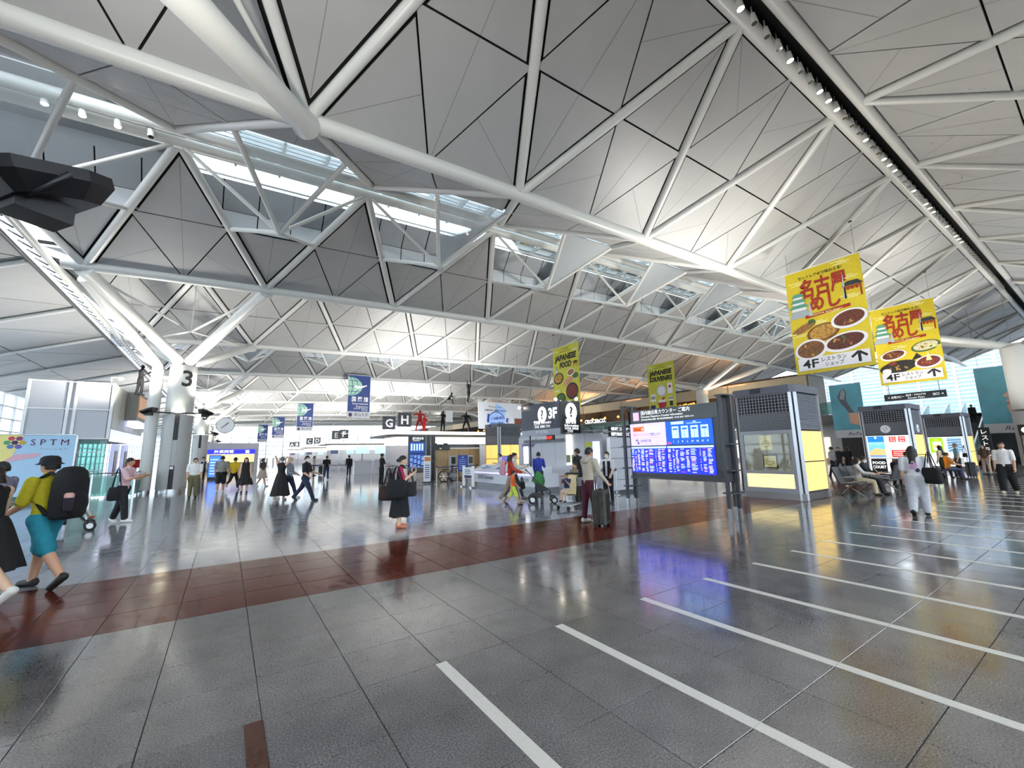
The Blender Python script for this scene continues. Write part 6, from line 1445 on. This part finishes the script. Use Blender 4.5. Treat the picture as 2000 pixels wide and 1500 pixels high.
for (x, y) in ((47.6, 10.2), (52.5, 10.6), (53.8, 7.8), (51.0, 7.7)): pass
for k, (x, y, z_) in enumerate(((50.6, 7.85, 1.35), (53.1, 10.45, 2.35), (56.0, 7.85, 3.5))):
    person('dark silhouetted traveller riding the escalators, %s of three' % ('lowest', 'middle', 'highest')[k], x, y, (1, 0), 1.7, '2a2a30', '1c1c22', '1a1a1a', 1, 'black', 'short', .9, arms=hang, leg=stand).location.z = z_
# costumed figures fixed above the hall
def ninja(label, loc, face, col, **k):
    t = person(label, loc[0], loc[1], face, 1.5, style='none', allcol=col, name='ninja_figure', cat='figure', group='costumed display figures', vox=.024, **k); t.location.z = loc[2]; return t
n1 = ninja('black costumed figure clinging to the downpipe of the front pillar', (-3.62, 26.0, 4.55), (.8, .5), '060607', arms=((.8, .1, 1.6), (.8, .1, 1.5)), leg=((.15, .2), (-.05, .1)))
n2 = ninja('black costumed figure crouching in the air between the wires', (14.25, 30, 5.2), RIGHT, '060607', lean=.6, arms=((1.3, .5, .3), (.8, .8, .3)), leg=((1.6, 1.4), (-.9, .2)), sit=True, z=-.2)
n3 = ninja('black costumed figure hanging from a rope with raised arms', (16.1, 30, 5.75), (.3, -1), '060607', arms=((3.0, .1, .1), (2.9, .1, .2)), leg=((.15, .5), (-.1, .3)))
n4 = ninja('larger red costumed figure posing on the canopy', (10.75, 27, 3.1), (0, -1), 'b01a1a', arms=((.6, 1.4, .4), (.5, .9, .9)), leg=((.1, .1), (.0, .1)), spread=.35)
n5 = ninja('smaller red costumed figure on the canopy', (11.75, 28.6, 3.1), (.4, -1), 'b01a1a', arms=((.3, .3, 1.2), (.3, .3, 1.2)), leg=stand); n5.scale = (.85, .85, .85)
n6 = ninja('black costumed figure holding a white placard on the canopy', (12.45, 27, 3.1), (.4, -1), '070708', arms=((.7, .2, .9), (.7, .2, .9)), leg=((.1, .1), (-.05, .1)), spread=.2)
n7 = ninja('black costumed figure with a raised fan at the canopy end', (14.3, 27, 3.1), (-.3, -1), '070708', arms=((.9, 1.2, .3), (.3, .6, .5)), leg=((.1, .1), (.0, .1)), spread=.35)
MB().bb(-.3, .3, -.02, .02, 0, .8).build('placard', WINK, None, 'white placard held by a black costumed figure', 'placard', loc=(12.72, 26.52, 3.75), rz=.3)
for x, z0 in ((14.25, 6.2), (16.1, 7.2)): MB().tube([(x, 30, z0), (x, 30, 10.6)], .01, 5).build('rope', M('wire'), None, 'thin rope holding a black costumed figure, %s one' % ('lower' if x < 15 else 'upper'), 'rope')

# ---------------- bags, pushchairs, luggage
def bag(label, loc, rz, d, col, strap=.3, name='shoulder_bag', cat='bag', taper=.75):
    t = thing(name, label, cat, loc, rz); x, y, z = d; b = MB()
    vs = []; sg = 20; prof = [(.72, 0), (.98, .08), (1, .4), (.92, .8), (taper, 1)]
    for r, k in prof:
        for i in range(sg):
            q = 2*math.pi*i/sg; c, s_ = math.cos(q), math.sin(q); vs.append((r*x/2*math.copysign(abs(c)**.5, c), r*y/2*math.copysign(abs(s_)**.6, s_), k*z))
    b.raw(vs, [(i*sg+k, i*sg+(k+1) % sg, (i+1)*sg+(k+1) % sg, (i+1)*sg+k) for i in range(4) for k in range(sg)]+[tuple(range(sg))[::-1], tuple(range(4*sg, 5*sg))], None, True); b.build('bag_body', cloth(col), t)
    if strap:
        for yy in (-y*.25, y*.25): MB().tube([(-x*.24, yy, z*.97), (-x*.07, yy*.5, z+strap*.85), (0, yy*.3, z+strap), (x*.07, yy*.5, z+strap*.85), (x*.24, yy, z*.97)], .011, 6).build('strap', cloth(col), t)
    return t
bag('large black tote bag on the shoulder of the woman with the scarf', (3.16, 9.2, .66), -.6, (.46, .2, .4), '16161a', .3, 'tote_bag'); bag('dark brown bag carried behind the black tote', (3.07, 9.5, .6), -.6, (.42, .18, .32), '3a241c', .4, 'hand_bag'); bag('small black bag hanging in front of the woman with the scarf', (3.48, 9.26, .68), -.6, (.3, .14, .3), '26262a', .28, 'hand_bag')
bag('black tote bag on the shoulder of the woman in white', (13.42, 2.7, .74), .95, (.46, .16, .36), '151518', .36, 'tote_bag'); bag('black bag hanging behind the man in pink', (-2.27, 14.86, .56), .4, (.34, .16, .34), '1b1b1f', .5)
bag('black shoulder bag of the man in light blue', (31.45, 4.95, .95), .6, (.3, .12, .22), '1a1a1e', .4); bag('dark bag hooked on the green pushchair', (8.05, 11.35, .42), .3, (.26, .12, .24), '1b1a1a', .14, 'hand_bag')
def backpack(label, loc, rz, col, s=1.):
    t = thing('backpack', label, 'backpack', loc, rz); b = MB(); pr = [(.8, 0), (.98, .05), (1, .2), (.96, .42), (.8, .54), (.5, .59), (.1, .6)]; vs = [(r*.17*s*math.copysign(abs(math.cos(q))**.55, math.cos(q)), r*.11*s*math.copysign(abs(math.sin(q))**.6, math.sin(q)), z_*s) for r, z_ in pr for q in np.linspace(0, 2*math.pi, 25)[:-1]]; b.raw(vs, [(i*24+k, i*24+(k+1) % 24, (i+1)*24+(k+1) % 24, (i+1)*24+k) for i in range(6) for k in range(24)]+[tuple(range(24))[::-1]], None, True); b.build('pack', cloth(col), t); MB().ell((0, .1*s, .17*s), (.13*s, .06*s, .15*s), None, 12, 8).build('front_pocket', cloth(col), t)
    for sx in (-1, 1): MB().tube([(sx*.1*s, -.08*s, .5*s), (sx*.1*s, -.15*s, .53*s), (sx*.11*s, -.27*s, .46*s), (sx*.12*s, -.27*s, .22*s), (sx*.13*s, -.1*s, .06*s)], .02*s, 6).build('strap', cloth(col), t)
    return t
bp = backpack('large black backpack worn over the yellow shirt', (-1.67, 7.98, .86), heading(*LEFT), '131316', 1.12)
t = thing('bottle_holder', 'dark drink holder with a pink cap on the side of the black backpack', 'bottle', (-1.62, 7.74, .98), 0); MB().lathe([(.045, 0), (.05, .16)], 12).build('sleeve', cloth('2a2430'), t); MB().lathe([(.048, .16), (.05, .2), (.03, .22)], 12).build('cap', cloth('d8a8a0'), t)
backpack('small pink backpack worn by the woman in the orange cardigan', (7.6, 11.78, .88), heading(*RIGHT), 'c9909c', .8)
def pushchair(label, x, y, rz, canopy, seat='4a4848'):
    t = thing('pushchair', label, 'pushchair', (x, y, 0), rz)
    for sx in (-.24, .24):
        for sy, r in ((.3, .13), (-.38, .11)):
            MB().tube([(sx, sy+(r-.02)*math.cos(q), r+(r-.02)*math.sin(q)) for q in np.linspace(0, 2*math.pi, 17)], .022, 7, cap=False).build('wheel', BLACK, t); MB().tube([(sx-.015, sy, r), (sx+.015, sy, r)], r*.55, 10).build('hub', WINK, [c for c in t.children if c.name.startswith('wheel')][-1] if False else t)
        MB().tube([(sx, -.38, .12), (sx*.95, -.1, .42), (sx*.95, .45, 1.02)], .014, 6).build('frame', CHAR, t); MB().tube([(sx, .3, .14), (sx*.95, .05, .5)], .014, 6).build('rear_leg', CHAR, t)
    MB().tube([(-.23, .45, 1.02), (-.2, .5, 1.05), (.2, .5, 1.05), (.23, .45, 1.02)], .018, 6).build('handle', BLACK, t)
    MB().raw([(-.2, -.25, .42), (.2, -.25, .42), (.2, .1, .36), (-.2, .1, .36), (-.2, .3, .8), (.2, .3, .8), (-.2, -.3, .2), (.2, -.3, .2)], [(0, 1, 2, 3), (3, 2, 5, 4), (6, 7, 1, 0)]).raw([(-.2, -.25, .42), (-.2, .1, .36), (-.2, .3, .8), (-.2, .05, .62)], [(0, 1, 2, 3)]).raw([(.2, -.25, .42), (.2, .1, .36), (.2, .3, .8), (.2, .05, .62)], [(3, 2, 1, 0)]).build('seat', cloth(seat), t)
    MB().bb(-.2, .2, .0, .32, .18, .3).build('basket', cloth(seat), t)
    if canopy:
        b = MB(); n = 7; vs = []
        for i in range(n):
            a = -.35+i/(n-1)*1.55
            for k in range(7):
                q = math.pi*k/6; vs.append((math.cos(q)*.24, .2-math.cos(a)*.42*math.sin(q)**.6+.1, .68+math.sin(a)*.36*math.sin(q)**.6+(.02 if i % 2 else 0)))
        b.raw(vs, [(i*7+k, (i+1)*7+k, (i+1)*7+k+1, i*7+k+1) for i in range(n-1) for k in range(6)], None, True); b.build('canopy', cloth(canopy), t)
pushchair('grey pushchair with a folded green hood', 8.42, 10.8, heading(*RIGHT), '3a7a44'); pushchair('black pushchair carrying a baby in front of the bucket hat', -2.88, 13.85, heading(.97, .2), None, '1b1b1e')
person('baby in pale trousers and red shoes lying in the black pushchair', -2.75, 13.88, (.97, .2), .72, 'd8d0c4', 'd4cabc', 'a84a3c', 2, 'dark', 'short', .9, sit=True, z=.14, arms=((.8, .1, 1.0), (.8, .1, 1.0)), leg=((1.25, .7), (1.1, .7)), lean=-.4, vox=.014)
def suitcase(label, x, y, rz, d, col, name='suitcase'):
    t = thing(name, label, 'suitcase', (x, y, 0), rz); w_, dd, hh = d; z0 = .06
    P8 = []
    c = .05
    for sx, sy in ((-1, -1), (1, -1), (1, 1), (-1, 1)):
        a = (sx*(w_/2-c), sy*dd/2); b2 = (sx*w_/2, sy*(dd/2-c)); P8 += [b2, a] if sx*sy > 0 else [a, b2]
    P8 = P8 if True else P8
    MB().prism(P8, z0+.03, z0+hh).prism([(p[0]*.92, p[1]*.9) for p in P8], z0, z0+.03).prism([(p[0]*.94, p[1]*.92) for p in P8], z0+hh, z0+hh+.025).build('shell', M('suitcase_'+col, col, .5, noise=(9, .5)), t)
    for sx in (-.3, -.1, .1, .3): MB().bb(sx*w_-.012, sx*w_+.012, -dd/2-.012, -dd/2+.01, z0+.06, z0+hh-.06).build('rib', M('suitcase_rib', '2a2622', .5), t)
    MB().bb(-w_/2-.004, w_/2+.004, -.012, .012, z0+.02, z0+hh).build('zip', BLACK, t)
    for sx in (-.38, .38):
        for sy in (-.34, .34): MB().tube([(sx*w_-.012, sy*dd, .035), (sx*w_+.012, sy*dd, .035)], .035, 10).build('wheel', BLACK, t)
    MB().tube([(-.1, dd*.35, z0+hh), (-.1, dd*.35, z0+hh+.3), (.1, dd*.35, z0+hh+.3), (.1, dd*.35, z0+hh)], .012, 6).build('handle', CHROME, t); MB().tube([(-.08, 0, z0+hh+.01), (-.05, 0, z0+hh+.05), (.05, 0, z0+hh+.05), (.08, 0, z0+hh+.01)], .013, 6).build('grip', BLACK, t)
suitcase('large dark patterned suitcase beside the beige jacket', 6.9, 6.74, .55, (.5, .3, .68), '33302a'); suitcase('black suitcase of the man dressed in black', 7.75, 23.5, .1, (.42, .28, .66), '1a1a1d'); suitcase('dark suitcase beside the distant woman in a pale top', 6.55, 37.3, .3, (.45, .28, .65), '22242c'); suitcase('dark suitcase between the seated travellers and the green poster', 30.6, 4.7, .4, (.45, .3, .65), '202028')
trolley(8.3, 9.3, heading(-.9, -.35), 'luggage cart with a cream child seat pushed by a family', 'family cart'); cs_ = thing('child_seat', 'cream moulded child seat mounted on the luggage cart', 'seat', (8.38, 9.44, .16), heading(-.9, -.4)); MB().raw([(-.17, -.2, .24), (.17, -.2, .24), (.17, .08, .22), (-.17, .08, .22), (-.16, .2, .75), (.16, .2, .75)], [(0, 1, 2, 3), (3, 2, 5, 4)]).raw([(-.17, -.2, .2), (.17, -.2, .2), (.17, .1, .18), (-.17, .1, .18), (-.16, .24, .75), (.16, .24, .75)], [(3, 2, 1, 0), (4, 5, 2, 3)]).build('shell', M('cream_plastic', 'd8c89a', .4), cs_); MB().bb(-.15, .15, -.1, .1, 0, .2).build('bracket', CHROME, cs_)
bag('striped brown bag hanging on the luggage cart', (8.85, 9.15, .28), .5, (.34, .16, .3), '7a6440', .22, 'tote_bag')
mg = thing('magazine', 'open brown magazine in the hands of the seated reader', 'magazine', at_hand(P['reader'], 'l', .02), heading(.25, -.97)); MB().box((.12, -.12, .08), (.26, .01, .3), rx=-.5).build('cover', M('magazine_tan', '9a7444', .6), mg); MB().box((.12, -.105, .08), (.24, .01, .28), rx=-.5).build('pages', WINK, mg)
t = thing('shop_screen', 'glowing blue upright screen in the dim shop crowd', 'screen', (27.0, 10.4, 0), FX); MB().bb(-.3, .3, 0, .08, .1, 1.75).build('housing', BLACK, t); MB().bb(-.26, .26, -.02, 0, .9, 1.7).build('screen', E('screen_azure', '4a7cf0', .9), t); MB().bb(-.35, .35, -.15, .2, 0, .1).build('foot', BLACK, t)
t = thing('low_table', 'low table with a pale printed top before the seat rows', 'table', (20.4, 4.3, 0), 0); MB().bb(-.45, .45, -.3, .3, .3, .34).build('top', M('table_print', 'd8b878', .4, noise=(4, .5)), t)
for sx, sy in ((-.4, -.25), (.4, -.25), (-.4, .25), (.4, .25)): MB().bb(sx-.02, sx+.02, sy-.02, sy+.02, 0, .3).build('leg', CHROME, t)
bpy.data.scenes.remove(TMP)

# ---------------- pieces that belong to a part go under that part
def base(o): return o.name.split('.')[0]
def mid(o): return sum((Vector(c) for c in o.bound_box), Vector())/8
def nest(kind, child, part):
    for r in [o for o in COL.objects if o.parent is None and base(o) == kind]:
        ps = [c for c in r.children if c.type == 'MESH' and base(c) == part]
        if not ps: continue
        for c in [c for c in r.children if c.type == 'MESH' and base(c) == child]:
            p = min(ps, key=lambda q: ((q.matrix_basis @ mid(q))-(c.matrix_basis @ mid(c))).length)
            m = p.matrix_basis.inverted() @ c.matrix_basis; c.parent = p; c.matrix_basis = m
for k in (('display_kiosk', 'clock_hands', 'clock_face'), ('display_kiosk', 'case_glass', 'display_frame'), ('display_kiosk', 'sensor_box', 'cap'), ('departure_board', 'foot', 'post'), ('hanging_banner', 'printed_design', 'panel'), ('hanging_banner', 'ceiling_rose', 'wire'),
          ('letter_sign', 'letter', 'panel'), ('wheelchair', 'spokes', 'wheel'), ('pushchair', 'hub', 'wheel'), ('monitor', 'screen', 'bezel'), ('spotlight', 'lens', 'housing'), ('pendant_lamp', 'bulb', 'shade'), ('suitcase', 'rib', 'shell'), ('suitcase', 'zip', 'shell'),
          ('flight_board', 'screen_graphics', 'housing'), ('billboard', 'printed_design', 'panel'), ('hanging_poster', 'printed_design', 'panel'), ('hanging_poster', 'white_band', 'panel'), ('hanging_sign', 'lettering', 'panel'), ('wall_screen', 'screen', 'box'), ('poster_totem', 'printed_design', 'panel'),
          ('gate_sign', 'printed_design', 'panel'), ('gate_sign', 'foot', 'post'), ('blue_notice_stand', 'printed_design', 'panel'), ('check_in_desk', 'screen', 'screen_post'), ('partition_wall', 'lettering', 'header_sign'), ('person', 'shirt_print', 'body'), ('person', 'face_mask', 'body'), ('sign_column', 'lettering', 'panel'),
          ('digital_signage', 'screen_graphics', 'screen'), ('exchange_booth', 'lettering', 'blue_sign'), ('lift_building', 'door_glass', 'lift_door'), ('self_check_in_machine', 'screen', 'body'), ('self_check_in_machine', 'keypad', 'body'), ('backpack', 'front_pocket', 'pack'), ('information_sign', 'clock_digits', 'clock_case'), ('wall_clock', 'hands', 'face'), ('shop_screen', 'screen', 'housing')): nest(*k)
